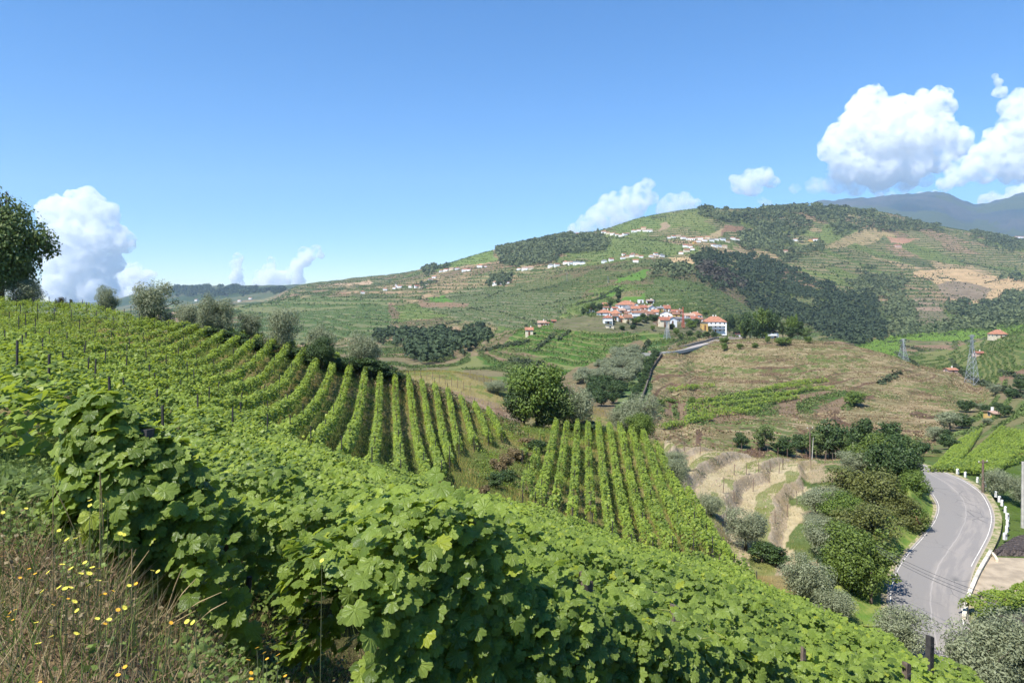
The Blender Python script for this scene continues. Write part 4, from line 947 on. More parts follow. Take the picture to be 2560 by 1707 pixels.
wood([(487,275),(487,283),(500,285),(514,283),(514,275)], 9, 12, 1000, 2200, nmax=300)
wood([(376,331),(402,329),(421,328),(464,336),(468,329),(485,329),(493,336),(485,343),(468,352),(464,356),(442,364),(416,362),(407,354),(404,343),(379,342)], 7.5, 8, 300, 800, light=(.065, .10, .035))
wood([(645,281),(648,275),(660,266),(670,263),(688,268),(692,277),(670,277)], 9, 11, 800, 2300)
wood([(692,262),(709,252),(728,252),(762,258),(779,264),(788,270),(809,276),(826,284),(835,291),(848,296),(861,292),(875,302),(885,328),(883,340),(856,343),(842,346),(838,340),(820,334),(809,328),(794,325),(785,318),(775,315),(765,310),(753,307),(743,299),(738,291),(709,288),(705,278),(692,274)], 8.0, 10, 500, 2100, nmax=7000, light=(.06, .085, .035))
wood([(847,284),(858,275),(885,273),(907,276),(910,281),(904,290),(904,298),(914,303),(916,322),(914,328),(897,333),(885,328),(885,314),(885,301),(875,298),(863,299),(850,292)], 9, 10, 500, 2100, nmax=3500)
wood([(700,212),(709,208),(724,212),(749,211),(772,206),(794,205),(820,206),(841,208),(870,213),(899,219),(921,224),(945,228),(943,232),(914,229),(892,230),(870,228),(856,233),(841,238),(832,228),(843,223),(826,222),(809,227),(809,237),(801,239),(782,236),(762,228),(748,227),(728,224),(709,221)], 13, 15, 1500, 3300, nmax=6000)
wood([(738,232),(762,227),(781,235),(791,239),(794,246),(779,247),(768,249),(750,248),(741,243)], 10, 12, 1000, 2600, nmax=2500)
wood([(768,248),(797,248),(823,245),(820,252),(806,255),(797,264),(788,267),(774,255)], 10, 11, 900, 2500, nmax=2000)
wood([(943,303),(954,303),(981,305),(1000,302),(1005,292),(1064,290),(1064,322),(1008,324),(980,326),(954,326),(951,317)], 9, 11, 500, 2200, nmax=3500)
wood([(968,232),(1064,240),(1064,256),(1009,252),(981,243)], 13, 14, 1000, 3400, nmax=2500)
wood([(993,274),(1064,283),(1064,288),(1000,278)], 11, 11, 900, 2600, nmax=500)
wood([(914,326),(960,326),(1000,322),(1064,318),(1064,322),(960,331),(900,337),(885,340)], 9, 9, 500, 1300, nmax=900)
wood([(140,296),(165,290),(180,288),(230,287),(260,288),(290,291),(280,294),(230,294),(170,297)], 26, 22, 3500, 6500, nmax=2500, light=(.05, .08, .035))
wood([(400,268),(440,262),(430,270),(405,272)], 20, 16, 2400, 4000, nmax=500)
wood([(420,272),(445,266),(450,270),(425,276)], 20, 14, 1500, 4000, nmax=300)
wood([(412,285),(430,278),(436,283),(414,291)], 12, 9, 1000, 3000, nmax=200)
wood([(858,268),(874,262),(878,268),(868,276),(858,276)], 11, 9, 700, 2500, nmax=200)
wood([(700,262),(745,282),(745,292),(712,282),(695,270)], 7, 11, 500, 2100, nmax=1200, dark=(.06, .05, .035), light=(.13, .115, .085), conif=.8)
# scattered scrub, olive lines and hedges over the slopes: one uncounted cover
def scrub():
    L = []
    P = scatter([(240, 250), (1064, 200), (1064, 345), (860, 345), (640, 300), (520, 330), (250, 350)], 33, 380, 2600, 4200)
    P = P[fbm(P[:, 0] / 90, P[:, 1] / 90, 55, 3) > -.05]
    hs = list(rng.uniform(1.8, 4.5, len(P)))
    lines = [((440,314),(520,303),24),((540,305),(628,290),26),((548,273),(640,265),44),((596,300),(622,286),20),((576,305),(610,297),22),((524,292),(560,286),18),((486,298),(505,290),16),((400,330),(420,325),12),
             ((348,300),(440,292),30),((420,300),(490,294),34),((366,318),(400,324),14),((430,328),(462,321),24),((500,312),(540,325),16),((470,308),(486,312),10),((604,237),(690,244),36),((800,256),(860,250),20),((870,256),(910,259),18),
             ((820,268),(850,262),16),((914,276),(935,281),14),((938,277),(956,280),12),((880,262),(905,265),14),((960,262),(1010,272),24),((985,283),(1000,280),10),((930,252),(985,247),16),((660,290),(720,292),14),((700,300),(760,320),18),
             ((888,342),(906,340),10),((896,353),(918,366),16),((880,384),(905,372),8),((905,346),(925,352),10),((950,360),(965,376),18),((965,376),(985,386),14),((985,385),(1024,398),26),((1000,372),(1040,386),16),((535,352),(556,334),14),((480,352),(530,342),24),((510,362),(545,366),22),((372,338),(385,345),10),((560,340),(572,330),6),((640,358),(650,340),8)]
    Q = []
    for a, b, n in lines:
        for i in range(n):
            f = (i + rnd.uniform(-.3, .3)) / n; u = a[0] + (b[0] - a[0]) * f; v = a[1] + (b[1] - a[1]) * f + rnd.uniform(-.6, .6)
            p = at(u, v, 200); Q.append(p); hs.append(rnd.uniform(2.6, 4.2) * (1 if p[1] < 1500 else 1.5))
    P = np.concatenate([P, np.array(Q)]); n = len(P); h = np.array(hs); nq = 26
    v = _unit(rng.normal(size=(n, nq, 3))); v[..., 2] = np.abs(v[..., 2])
    C3 = P[:, None] + v * (.5 + .5 * rng.random((n, nq)))[..., None] * np.stack([h * .55, h * .55, h * .75], -1)[:, None]
    N = _unit(v + rng.normal(size=v.shape) * .5 + np.array([0, 0, .3])).reshape(-1, 3); S = np.repeat(h * .34, nq) * (.6 + .7 * rng.random(n * nq))
    V, F, r, uv = leaves(C3.reshape(-1, 3), N, S, LEAF_LO, .2, 1.2); r = np.repeat(rng.random(n), nq * 4) * .6 + r * .4
    o = link('scrub', mesh_np('scrub', V, F, mat_tree('scrub_foliage', (.02, .035, .014), (.085, .11, .05), .15, .8), {'rnd': r})); tag(o, kind='stuff')
scrub()

# ---- vines on the far terraces, as low hedges along the steps
def far_vines():
    fr_ = PHT - np.floor(PHT)
    for r0, r1, n, sz, hh in ((190, 420, 60000, .7, 1.0), (420, 640, 60000, .9, 1.1), (640, 1300, 46000, 1.5, 1.3), (1300, 2900, 70000, 3.4, 2.2)):
        k = (YG > r0) & (YG < r1) & (fr_ > .42) & (fr_ < .80) & (amt > .45) & (UU > -20) & (UU < 1045) & (fbm(XG / 14, YG / 14, 401, 3) > -.25) & (np.abs(soil[..., 0] - .37) > .03)
        w = (AREA * k).ravel(); cs = np.cumsum(w); idx = np.clip(np.searchsorted(cs, rng.random(n) * cs[-1]), 0, len(w) - 1); i, j = np.unravel_index(idx, XG.shape)
        x = XG[i, j] + (rng.random(n) - .5) * dX[i, j]; y = YG[i, j] + (rng.random(n) - .5) * dYg[i, j] * .6
        P = np.stack([x, y, ground(x, y) + rng.random(n) * hh], 1); N = _unit(rng.normal(size=(n, 3)) * .7 + np.array([0, 0, .6]))
        V, F, r, uv = leaves(P, N, sz * (.5 + .7 * rng.random(n)), LEAF_LO, .2, 1.2)
        o = link('vineyard_cover', mesh_np('vineyard_cover', V, F, M_FARV, {'rnd': r})); tag(o, kind='stuff')
M_FARV = mat_tree('far_vine_foliage', (.06, .095, .025), (.15, .21, .055), .2, .8)
far_vines()
def tufts(name, poly, n, r0, r1, size, mat, thr, seed, wl):
    k = inpoly(UU, VV, poly) & (YG > r0) & (YG < r1); w = (AREA * k).ravel(); cs = np.cumsum(w); idx = np.clip(np.searchsorted(cs, rng.random(n) * cs[-1]), 0, len(w) - 1); i, j = np.unravel_index(idx, XG.shape)
    x = XG[i, j] + (rng.random(n) - .5) * dX[i, j]; y = YG[i, j] + (rng.random(n) - .5) * dYg[i, j]; q = fbm(x / wl, y / (wl * .5), seed, 4) > thr; x, y = x[q], y[q]; n = len(x)
    P = np.stack([x, y, ground(x, y) + rng.random(n) * size * .5], 1); N = _unit(rng.normal(size=(n, 3)) + np.array([0, 0, .5]))
    V, F, r, uv = leaves(P, N, size * (.4 + .9 * rng.random(n) ** 2), LEAF_LO, .2, 1.2); tag(link(name, mesh_np(name, V, F, mat, {'rnd': r})), kind='stuff')
BHP = [(646,440),(650,370),(662,350),(700,338),(740,333),(820,333),(850,338),(880,350),(905,356),(940,364),(1000,388),(985,402),(940,430),(925,475),(860,470),(700,455)]
tufts('dry_weeds', BHP, 70000, 150, 520, .5, mat_tree('dry_weed', (.18, .12, .06), (.40, .31, .17), .2, .9), -.05, 11, 14)
tufts('weeds', BHP, 45000, 150, 520, .5, mat_tree('green_weed', (.06, .08, .025), (.16, .19, .05), .2, .9), .02, 12, 12)
tufts('brown_weeds', BHP, 45000, 150, 520, .5, mat_tree('brown_weed', (.09, .055, .03), (.22, .14, .08), .2, .9), .0, 13, 16)
tufts('scrub', [(240, 250), (1064, 205), (1064, 345), (860, 345), (640, 300), (520, 330), (250, 350)], 16000, 500, 2600, 2.6, M_FARV, .05, 14, 70)

tufts('scrub', [(640, 200), (1064, 205), (1064, 345), (860, 345), (640, 300)], 22000, 900, 2900, 4.2, mat_tree('hill_scrub', (.03, .05, .02), (.10, .135, .045), .2, .9), .06, 15, 60)
tufts('scrub', [(240, 250), (640, 205), (640, 320), (250, 340)], 9000, 700, 2900, 3.4, WM[((.034, .056, .024), (.20, .235, .10))], .1, 16, 50)
# ================================================================ houses
def mat_roof(name, c):
    t = NT(name); o = t.obj(); w = t.n('ShaderNodeTexWave', {'Scale': 1.6, 'Distortion': .6, 'Detail': 2.0}, wave_type='BANDS', bands_direction='X'); t.t.links.new(o, w.inputs['Vector'])
    nz = t.noise(1.1, o, 5); cc = t.mix(t.ramp(nz, .3, .7), tuple(a * .72 for a in c), tuple(min(1, a * 1.25) for a in c))
    cc = t.mix(t.math('MULTIPLY', t.ramp(w.outputs[1], .2, .8), .3), cc, tuple(a * .5 for a in c))
    return t.done(t.principled(cc, .85, .15, t.bump(w.outputs[1], .05)))
MR = {'orange': mat_roof('orange_tiles', (.40, .19, .12)), 'red': mat_roof('red_tiles', (.33, .14, .095)), 'brown': mat_roof('brown_tiles', (.26, .14, .095)),
      'pale': mat_roof('pale_tiles', (.42, .28, .21)), 'grey': mat_roof('grey_sheet', (.20, .20, .21))}
MW = {'white': mat_plain('white_wall', (.78, .77, .74), .85, .08, .6), 'cream': mat_plain('cream_wall', (.62, .54, .40), .85, .12, .6), 'ochre': mat_plain('ochre_wall', (.58, .38, .13), .85, .12, .6),
      'pink': mat_plain('pink_wall', (.60, .42, .34), .85, .12, .6), 'grey': mat_plain('grey_wall', (.34, .33, .31), .9, .15, .6), 'stone': mat_plain('stone_wall', (.30, .26, .21), .95, .35, 1.2, .1, .05), 'blue': mat_plain('blue_wall', (.16, .25, .42), .8, .1, .6),
      'bright': mat_plain('bright_white_wall', (.86, .86, .85), .8, .05, .6)}
M_WIN = mat_plain('window_glass', (.035, .045, .055), .15, .2, 1, .6); M_FRAME = mat_plain('window_frame', (.55, .53, .50), .6, .1, 2)
M_DOOR = mat_plain('door_wood', (.16, .07, .035), .7, .2, 3); M_SHUT = mat_plain('blue_shutter', (.06, .16, .34), .6, .1, 2); M_CONC = mat_plain('concrete', (.42, .40, .36), .9, .2, 1.5, .2, .02)

def house(x, y, z, w, d, h, roof='gable', rh=1.4, wall='white', tile='orange', rot=0.0, label='', group=None, detail=2, balcony=False, chim=True, found=2.5, name='house', cat='house', axis='x', door=True, shut=None, floors=None):
    o = empty(name, (x, y, z), rot, label, cat, group)
    hw_, hd = w / 2, d / 2
    V = [(-hw_, -hd, -found), (hw_, -hd, -found), (hw_, hd, -found), (-hw_, hd, -found), (-hw_, -hd, h), (hw_, -hd, h), (hw_, hd, h), (-hw_, hd, h)]
    F4 = [(0, 1, 5, 4), (1, 2, 6, 5), (2, 3, 7, 6), (3, 0, 4, 7)]; F3 = []
    if roof in ('gable', 'shed'):
        if roof == 'shed': V += [(-hw_, hd, h + rh), (hw_, hd, h + rh)]; F4 += [(7, 6, 9, 8)]; F3 += [(4, 7, 8), (5, 9, 6)]
        elif axis == 'x': V += [(-hw_, 0, h + rh), (hw_, 0, h + rh)]; F3 += [(4, 7, 8), (5, 9, 6)]
        else: V += [(0, -hd, h + rh), (0, hd, h + rh)]; F3 += [(4, 5, 8), (6, 7, 9)]
    link('wall', mesh_np('wall', V, [np.array(f) for f in ((F4,) if not F3 else (F4, F3))], MW[wall]), o)
    e = .45; t_ = .16; rz_ = h + .02
    def slab(quads):     # roof planes with thickness
        P = []; Q4 = []; Q3 = []
        for q in quads:
            b = len(P); n_ = len(q); P += [(a[0], a[1], a[2] + t_) for a in q] + [tuple(a) for a in q]
            top = tuple(b + i for i in range(n_)); bot = tuple(b + n_ + i for i in reversed(range(n_)))
            (Q4 if n_ == 4 else Q3).extend([top, bot]); Q4.extend([(b + n_ + i, b + n_ + (i + 1) % n_, b + (i + 1) % n_, b + i) for i in range(n_)])
        return P, [np.array(k) for k in (Q4, Q3) if len(k)]
    X, Y = hw_ + e, hd + e
    if roof == 'flat': P, Q = box_np(0, 0, h + .1, w + .3, d + .3, .22)
    elif roof == 'shed':
        s_ = rh / d; P, Q = slab([[(-X, -Y, rz_ - e * s_), (X, -Y, rz_ - e * s_), (X, Y, rz_ + rh + e * s_), (-X, Y, rz_ + rh + e * s_)]])
    elif roof == 'hip':
        m_ = min(hw_, hd) * .92; s_ = rh / hd
        if w >= d: a, b = (-hw_ + m_, 0, rz_ + rh), (hw_ - m_, 0, rz_ + rh); P, Q = slab([[(-X, -Y, rz_ - .15), (X, -Y, rz_ - .15), b, a], [(X, Y, rz_ - .15), (-X, Y, rz_ - .15), a, b], [(-X, Y, rz_ - .15), (-X, -Y, rz_ - .15), a], [(X, -Y, rz_ - .15), (X, Y, rz_ - .15), b]])
        else: a, b = (0, -hd + m_, rz_ + rh), (0, hd - m_, rz_ + rh); P, Q = slab([[(-X, -Y, rz_ - .15), (X, -Y, rz_ - .15), a], [(X, -Y, rz_ - .15), (X, Y, rz_ - .15), b, a], [(X, Y, rz_ - .15), (-X, Y, rz_ - .15), b], [(-X, Y, rz_ - .15), (-X, -Y, rz_ - .15), a, b]])
    elif axis == 'x':
        s_ = rh / hd; P, Q = slab([[(-X, -Y, rz_ - e * s_), (X, -Y, rz_ - e * s_), (X, 0, rz_ + rh), (-X, 0, rz_ + rh)], [(X, Y, rz_ - e * s_), (-X, Y, rz_ - e * s_), (-X, 0, rz_ + rh), (X, 0, rz_ + rh)]])
    else:
        s_ = rh / hw_; P, Q = slab([[(-X, -Y, rz_ - e * s_), (0, -Y, rz_ + rh), (0, Y, rz_ + rh), (-X, Y, rz_ - e * s_)], [(X, Y, rz_ - e * s_), (0, Y, rz_ + rh), (0, -Y, rz_ + rh), (X, -Y, rz_ - e * s_)]])
    ro = link('roof', mesh_np('roof', P, Q, MR[tile]), o)
    if chim and detail: solid('chimney', box_np(hw_ * .45, hd * .2, h + rh * .75 + .5, .55, .55, 1.7), MW['white'], ro)
    if detail:
        nf = floors or max(1, int(h / 2.7)); nc = max(1, int(w / 3.2)); nd = max(1, int(d / 3.5)); fh = h / nf
        for fl_ in range(nf):
            zc = fl_ * fh + fh * .56
            for c in range(nc):
                xc = -hw_ + (c + .5) * w / nc
                if fl_ == 0 and c == nc // 2 and door:
                    solid('door', box_np(xc, -hd - .03, fh * .38, 1.1, .1, fh * .76), M_DOOR, o); continue
                wn_ = solid('window', box_np(xc, -hd - .03, zc, 1.25, .08, 1.3), M_FRAME if not shut else M_SHUT, o)
                if detail > 1: solid('pane', box_np(xc, -hd - .075, zc, 1.0, .03, 1.08), M_WIN, wn_)
            if detail > 1:
                for c in range(nd):
                    yc = -hd + (c + .5) * d / nd
                    for sd in (-1, 1):
                        wn_ = solid('window', box_np(sd * (hw_ + .03), yc, zc, .08, 1.2, 1.25), M_FRAME, o); solid('pane', box_np(sd * (hw_ + .075), yc, zc, .03, .95, 1.05), M_WIN, wn_)
    if balcony:
        solid('balcony', [box_np(0, -hd - .75, h * .5 - .1, w * .96, 1.4, .2), box_np(0, -hd - 1.4, h * .5 + .45, w * .96, .12, .9), box_np(-hw_ * .9, -hd - 1.35, h * .25 - 1, .25, .25, h * .5 + 2), box_np(hw_ * .9, -hd - 1.35, h * .25 - 1, .25, .25, h * .5 + 2)], MW['white'], o)
    return o

def hpx(u0, u1, vb, ve, vr, label, group='white houses of the hill village', rmin=330, rmax=640, depth=None, **kw):
    x, y, z = at((u0 + u1) / 2, vb, rmin, rmax); s = y / FPX
    w = (u1 - u0) * s; h = (vb - ve) * s; rh = max(.3, (ve - vr) * s); d = depth or max(5.5, w * .75)
    return house(x, y + d / 2, z, w, d, h, rh=rh, label=label, group=group, **kw)
VG = 'houses of the hill village'
for a in ((587.5, 594, 308.6, 305.2, 303.8, 'small low white house at the far left end of the village', dict(tile='orange', roof='gable', rot=.1)),
    (594, 602, 305.8, 303.2, 301.2, 'long pale-roofed white house behind the left end of the village', dict(tile='pale', roof='hip', rot=-.1)),
    (602.5, 611, 306.6, 303.0, 300.8, 'bright white house with orange roof left of the poplar', dict(tile='orange', roof='gable', axis='x', wall='bright', rot=.15)),
    (596, 603, 309.3, 307.2, 306.4, 'low white shed house in front of the pale-roofed one', dict(tile='brown', roof='shed')),
    (603.5, 609, 309.6, 307.4, 306.2, 'low white house under the bright white one', dict(tile='brown', roof='gable')),
    (618, 637.5, 308.6, 304.6, 300.4, 'broad white manor house with a wide orange hipped roof at the top of the village', dict(tile='orange', roof='hip', wall='bright', rot=.05, depth=14)),
    (634, 639, 308.6, 305.0, 303.2, 'white gable wing right of the manor house', dict(tile='orange', roof='gable', axis='y', wall='bright')),
    (612, 617.5, 310.8, 308.0, 306.4, 'white house with red roof below the poplar', dict(tile='red', roof='gable', rot=.2)),
    (598, 612.5, 315.6, 312.6, 309.8, 'long white house with orange hipped roof on a grey plinth, left of the village', dict(tile='orange', roof='hip', wall='bright')),
    (611, 620.5, 317.5, 313.4, 309.8, 'orange-roofed house joined to the right end of the long white one', dict(tile='orange', roof='hip', wall='white', rot=-.15)),
    (619, 625, 313, 310.0, 308.2, 'grey-walled house in the middle of the left cluster', dict(tile='pale', wall='grey', rot=.2)),
    (623.5, 630.5, 312.2, 308.4, 306.2, 'pale house with grey roof below the manor house', dict(tile='grey', wall='white', rot=-.2)),
    (630, 640, 311.8, 308.6, 306.0, 'house with bright orange roof right below the manor house', dict(tile='orange', roof='gable')),
    (604, 612.5, 323.6, 317.8, 315.2, 'tall white house with a red roof at the lower left corner of the village', dict(tile='red', roof='hip', balcony=True)),
    (612.5, 618, 320.5, 316.4, 314.6, 'narrow grey-white house right of the tall red-roofed corner house', dict(tile='brown', rot=.1)),
    (618, 625, 322.0, 317.6, 315.2, 'orange-roofed house above the vine terraces', dict(tile='orange', roof='hip', wall='cream')),
    (624.5, 632, 323.2, 317.2, 314.2, 'cream two-storey house with dark doorway above the vine terraces', dict(tile='brown', wall='cream')),
    (625, 632, 315.6, 313.2, 311.2, 'brown-roofed stone house in the middle of the village', dict(tile='brown', wall='stone')),
    (632, 645, 318.8, 312.8, 310.8, 'wide white house with long balcony and brown roof in the village centre', dict(tile='brown', wall='bright', balcony=True)),
    (640, 647, 311, 307.4, 305.0, 'red-roofed house right of the village centre ridge', dict(tile='red', wall='pink', rot=-.1)),
    (647, 655.5, 312.2, 308.0, 305.6, 'tall plain white gabled house in the upper village', dict(tile='pale', axis='y', wall='bright', rot=.3)),
    (641, 647.5, 314.2, 311.6, 309.8, 'old brown-roofed cottage beside the wide balcony house', dict(tile='brown', wall='stone')),
    (646.5, 653.5, 317.6, 313.4, 311.0, 'red-brown roofed house below the tall gabled one', dict(tile='brown', wall='pink', rot=.15)),
    (652.5, 659.5, 315.8, 311.6, 309.4, 'house with a long orange roof in the middle right of the village', dict(tile='orange', wall='white', rot=-.25)),
    (657, 663.5, 311.4, 308.6, 307.0, 'ochre house with grey roof at the back of the village', dict(tile='grey', wall='ochre')),
    (664, 670.5, 311.2, 308.6, 305.6, 'small white house with a steep red roof at the back of the village', dict(tile='red', wall='white')),
    (661, 672.5, 318.4, 313.4, 310.8, 'plain white gabled house with one dark window in the right half of the village', dict(tile='orange', wall='bright', axis='y', rot=-.2)),
    (671.5, 677, 313.6, 311.0, 309.2, 'pink house with red roof behind the orange-walled one', dict(tile='red', wall='pink')),
    (676.5, 682.5, 314, 311.4, 309.4, 'brown-roofed house beside the red lattice mast', dict(tile='brown', wall='pink', rot=.2)),
    (673, 680, 317.4, 313.8, 312.0, 'house with an orange-yellow wall and open gallery', dict(tile='brown', wall='ochre')),
    (660, 669, 327.4, 320.2, 317.4, 'cream house with red roof at the lower middle of the village', dict(tile='red', wall='cream', rot=.1)),
    (667, 676.5, 325.4, 319.4, 316.8, 'large white house with orange roof edge at the lower middle of the village', dict(tile='orange', wall='bright', axis='y', rot=.25)),
    (654.5, 661, 326.0, 322.6, 321.4, 'ruined stone outbuilding with dark openings below the village', dict(tile='brown', wall='stone', roof='flat')),
    (677, 690.5, 322.8, 318.6, 317.2, 'long dark grey building behind the red mast', dict(tile='grey', wall='grey', roof='shed')),
    (683, 695, 317.2, 315.2, 313.0, 'long low house with pale orange roof in the right half of the village', dict(tile='pale', wall='cream')),
    (690, 702.5, 318.2, 315.2, 311.8, 'long white house with orange hipped roof behind the big house', dict(tile='orange', roof='hip', wall='white')),
    (691, 698, 321.4, 318.4, 316.0, 'red-roofed house between the dark building and the big house', dict(tile='red', wall='white', rot=.1)),
    (698, 703, 322.8, 319.2, 317.6, 'white house close on the left of the big house', dict(tile='brown', wall='bright')),
    (702.3, 708, 330.0, 323.2, 322.0, 'yellow annex on the left side of the big house', dict(tile='grey', wall='ochre', roof='flat')),
    (735.5, 740.5, 330.0, 327.6, 325.6, 'small garage with a red roof right of the big house', dict(tile='red', wall='white')),
    (766.8, 778, 337.6, 331.8, 328.8, 'lone two-storey white house with blue doors above the brown hill', dict(tile='brown', wall='white', shut=True, roof='hip', balcony=True)),
    (647, 653, 292.8, 290.4, 288.8, 'small white house by the winding track above the village', dict(tile='pale', wall='bright')),
    (638.5, 643.5, 299.2, 295.6, 294.6, 'tall narrow white house above the village', dict(tile='pale', wall='bright', roof='flat')),
    (647.5, 654, 298.0, 295.4, 294.2, 'low white building right of the tall narrow one above the village', dict(tile='grey', wall='bright')),
    (525.5, 533, 335.2, 329.6, 327.4, 'lone house with orange roof on the left edge of the vine hillock', dict(tile='orange', wall='cream')),
    (538, 546, 325.8, 322.8, 321.0, 'low house with pale walls on the road left of the vine hillock', dict(tile='pale', wall='pink')),
    (546, 549, 325, 323.0, 322.0, 'tiny shed joined to the low pale house', dict(tile='brown', wall='white')),
    (552, 556, 322.5, 320.8, 319.8, 'little red-roofed shed on the wall left of the village', dict(tile='red', wall='stone')),
    (606.5, 614, 328.4, 325.8, 325.4, 'flat-roofed concrete water tank below the tall red-roofed corner house', dict(tile='grey', wall='cream', roof='flat', name='water_tank', cat='water tank', door=False)),
    (650, 654, 355.4, 353.2, 352.6, 'tiny yellow hut at the end of the village road', dict(tile='pale', wall='ochre', roof='flat', name='hut', cat='hut'))):
    hpx(*a[:6], group=VG, chim=(a[1] - a[0]) > 5.5 and a[6].get('roof') != 'flat', **a[6])
# the big house: hipped orange roof over three floors
def big_house():
    x, y, z = at(716.5, 331.8, 330, 640); s = y / FPX; w = 21.5 * s; d = 12; h = 10.2 * s
    o = house(x, y + d / 2, z, w, d, h, roof='hip', rh=5.2 * s, wall='bright', tile='orange', rot=-.12, label='biggest house of the village, three floors, white with a large orange roof', group=VG, detail=2, chim=False, floors=3)
    solid('balcony', [box_np(-.6, -d / 2 - .8, h * .62, w * .78, 1.5, .2), box_np(-.6, -d / 2 - 1.5, h * .62 + .5, w * .78, .1, .9)], MW['white'], o)
    solid('terrace', [box_np(-.6, -d / 2 - 1.0, h * .30, w * .8, 2.0, .25)], MW['grey'], o)
    for q in (-.9, 1.2): solid('chimney', box_np(q, .5, h + 5.2 * s + .4, .7, .7, 1.6), MW['bright'], o)
    return o
big_house()

# hamlets far up the slopes: walls and roofs only, too small to show more
HG = 'small white houses of the hamlets on the far slope'
def hamlet(items, where, rmin=700, rmax=6000, group=None, hgt=None):
    items = sorted(items)
    for i, it in enumerate(items):
        u, v, w_ = it[:3]; tile = it[3] if len(it) > 3 else ('orange', 'red', 'pale', 'orange', 'brown')[i % 5]; wall = it[4] if len(it) > 4 else ('white', 'bright', 'cream', 'white')[i % 4]
        x, y, z = at(u, v, rmin, rmax); s = y / FPX; w = w_ * s; h = (hgt or min(2.4, max(1.3, w_ * .45))) * s; d = min(w * .8, 14)
        house(x, y + d / 2, z, w, d, h, roof='hip' if i % 3 == 0 else 'gable', rh=h * .45, wall=wall, tile=tile, rot=rnd.uniform(-.4, .4), found=5, detail=0, group=group or 'houses of the far hamlets',
              label='%s house from the left %s' % (ordinal(i + 1), where))
hamlet([(441, 272, 4), (446, 271.2, 4.5, 'red'), (451.5, 270.4, 4.5), (457, 269.6, 4.5, 'red')], 'in the row on the green shoulder')
hamlet([(464.5, 271.6, 6), (469, 270.6, 3.5)], 'of the pair right of the row on the shoulder')
hamlet([(480, 267.6, 5.5, 'orange'), (485.5, 267.0, 2.5)], 'of the pair below the round wood')
hamlet([(495, 285, 4.5, 'pale'), (504.5, 284.4, 9, 'red')], 'beside the dark grove on the mid slope', hgt=3)
hamlet([(519, 269.8, 4), (525, 270, 6, 'pale', 'bright'), (531, 269.4, 5), (551, 267.4, 6, 'grey', 'bright'), (557, 266.4, 5)], 'along the white-walled road under the big wood')
hamlet([(566, 264, 5), (571, 264.4, 5, 'pale'), (577, 264.6, 7, 'grey', 'bright'), (583, 264.6, 5, 'grey', 'bright')], 'of the long white estate')
hamlet([(604.5, 263, 5, 'grey', 'bright'), (611.5, 260.6, 4.5)], 'of the two left of the red-roofed hamlet')
hamlet([(623, 258.8, 4.5), (627.5, 258.4, 4, 'red'), (632, 257.4, 5, 'red'), (637, 257, 4.5, 'orange'), (641.5, 257.6, 4, 'red'), (633, 254.8, 3.5), (636, 262.2, 5.5, 'orange'), (624, 255.2, 3.5)], 'in the red-roofed hamlet')
hamlet([(652, 257.2, 5, 'pale'), (657, 257.8, 4.5), (662, 257.0, 5, 'grey'), (656, 255, 4)], 'in the grey-roofed hamlet')
hamlet([(572, 235.4, 4), (578, 235, 4), (584, 234.6, 3.5), (592, 234.8, 3.5), (604, 233.6, 4.5), (608.5, 234, 4), (612.5, 234.8, 4), (597, 234.4, 3), (617, 235.6, 3.5)], 'on the skyline by the hilltop trees', rmin=1500)
hamlet([(621, 236.6, 4), (625, 235.6, 4.5, 'brown'), (628, 234.2, 3)], 'below the hilltop trees', rmin=1500)
hamlet([(634, 232.6, 5), (639, 231.2, 4), (644, 230.2, 5, 'orange'), (650, 232.2, 5, 'pale'), (645, 231.8, 4)], 'in the hamlet just below the summit', rmin=1500)
hamlet([(669, 238.8, 4), (674, 238.2, 4), (679, 237.6, 4.5), (684, 238.8, 5), (688.5, 239.6, 4), (693, 240.4, 4.5), (697, 239.0, 4, 'red'), (701, 239.8, 5), (705, 241.2, 4.5), (699, 242.4, 4), (708, 238.8, 4.5), (712, 241.8, 5, 'grey'), (717, 240.4, 4), (723, 241.0, 5, 'grey'), (728, 242.8, 4), (733, 239.6, 5), (738, 240.4, 3.6)], 'in the long hamlet on the upper slope', rmin=1000)
hamlet([(714.5, 247.2, 5.5, 'brown', 'bright'), (719.5, 247.2, 4, 'grey', 'bright'), (725, 248, 4.5)], 'of the three bright ones above the gully wood', rmin=800)
hamlet([(686, 247.2, 5), (690.5, 248.4, 5), (687, 252, 5.5, 'red'), (681.5, 254.4, 4.5), (693, 249.8, 4), (695, 244, 3.5, 'orange', 'ochre')], 'of the stepped group above the tan field', rmin=800)
hamlet([(776, 252.2, 3.5), (780, 251.8, 3), (786, 252.2, 4, 'red')], 'in the wooded hollow', rmin=800)
hamlet([(795.8, 241.4, 4.5, 'pale', 'bright')], 'standing alone in the upper wood', rmin=900)
hamlet([(811, 241.4, 4, 'orange', 'ochre'), (816, 241.4, 4.5)], 'in the pair right of the lone white one', rmin=900)
hamlet([(898.5, 247.4, 6.5, 'red', 'pink')], 'standing alone, long and red-roofed, on the right slope', rmin=800)
hamlet([(362.5, 293.4, 4.5)], 'alone on the left green spur', rmin=900)
hamlet([(385, 290.6, 4.5)], 'alone between the spur and the church', rmin=900)
hamlet([(394.5, 288.6, 3.5), (399.5, 287.4, 4)], 'beside the small church', rmin=900)
hamlet([(411, 287.4, 4.5), (416.5, 287.8, 4.5, 'red'), (421, 288.6, 4), (426, 284.6, 3.5), (430, 280.6, 4), (434, 278.2, 4)], 'right of the small church', rmin=900)
hamlet([(942.5, 329.0, 4.6, 'grey', 'bright')], 'standing white and alone in the flat bright green vineyard', rmin=500)
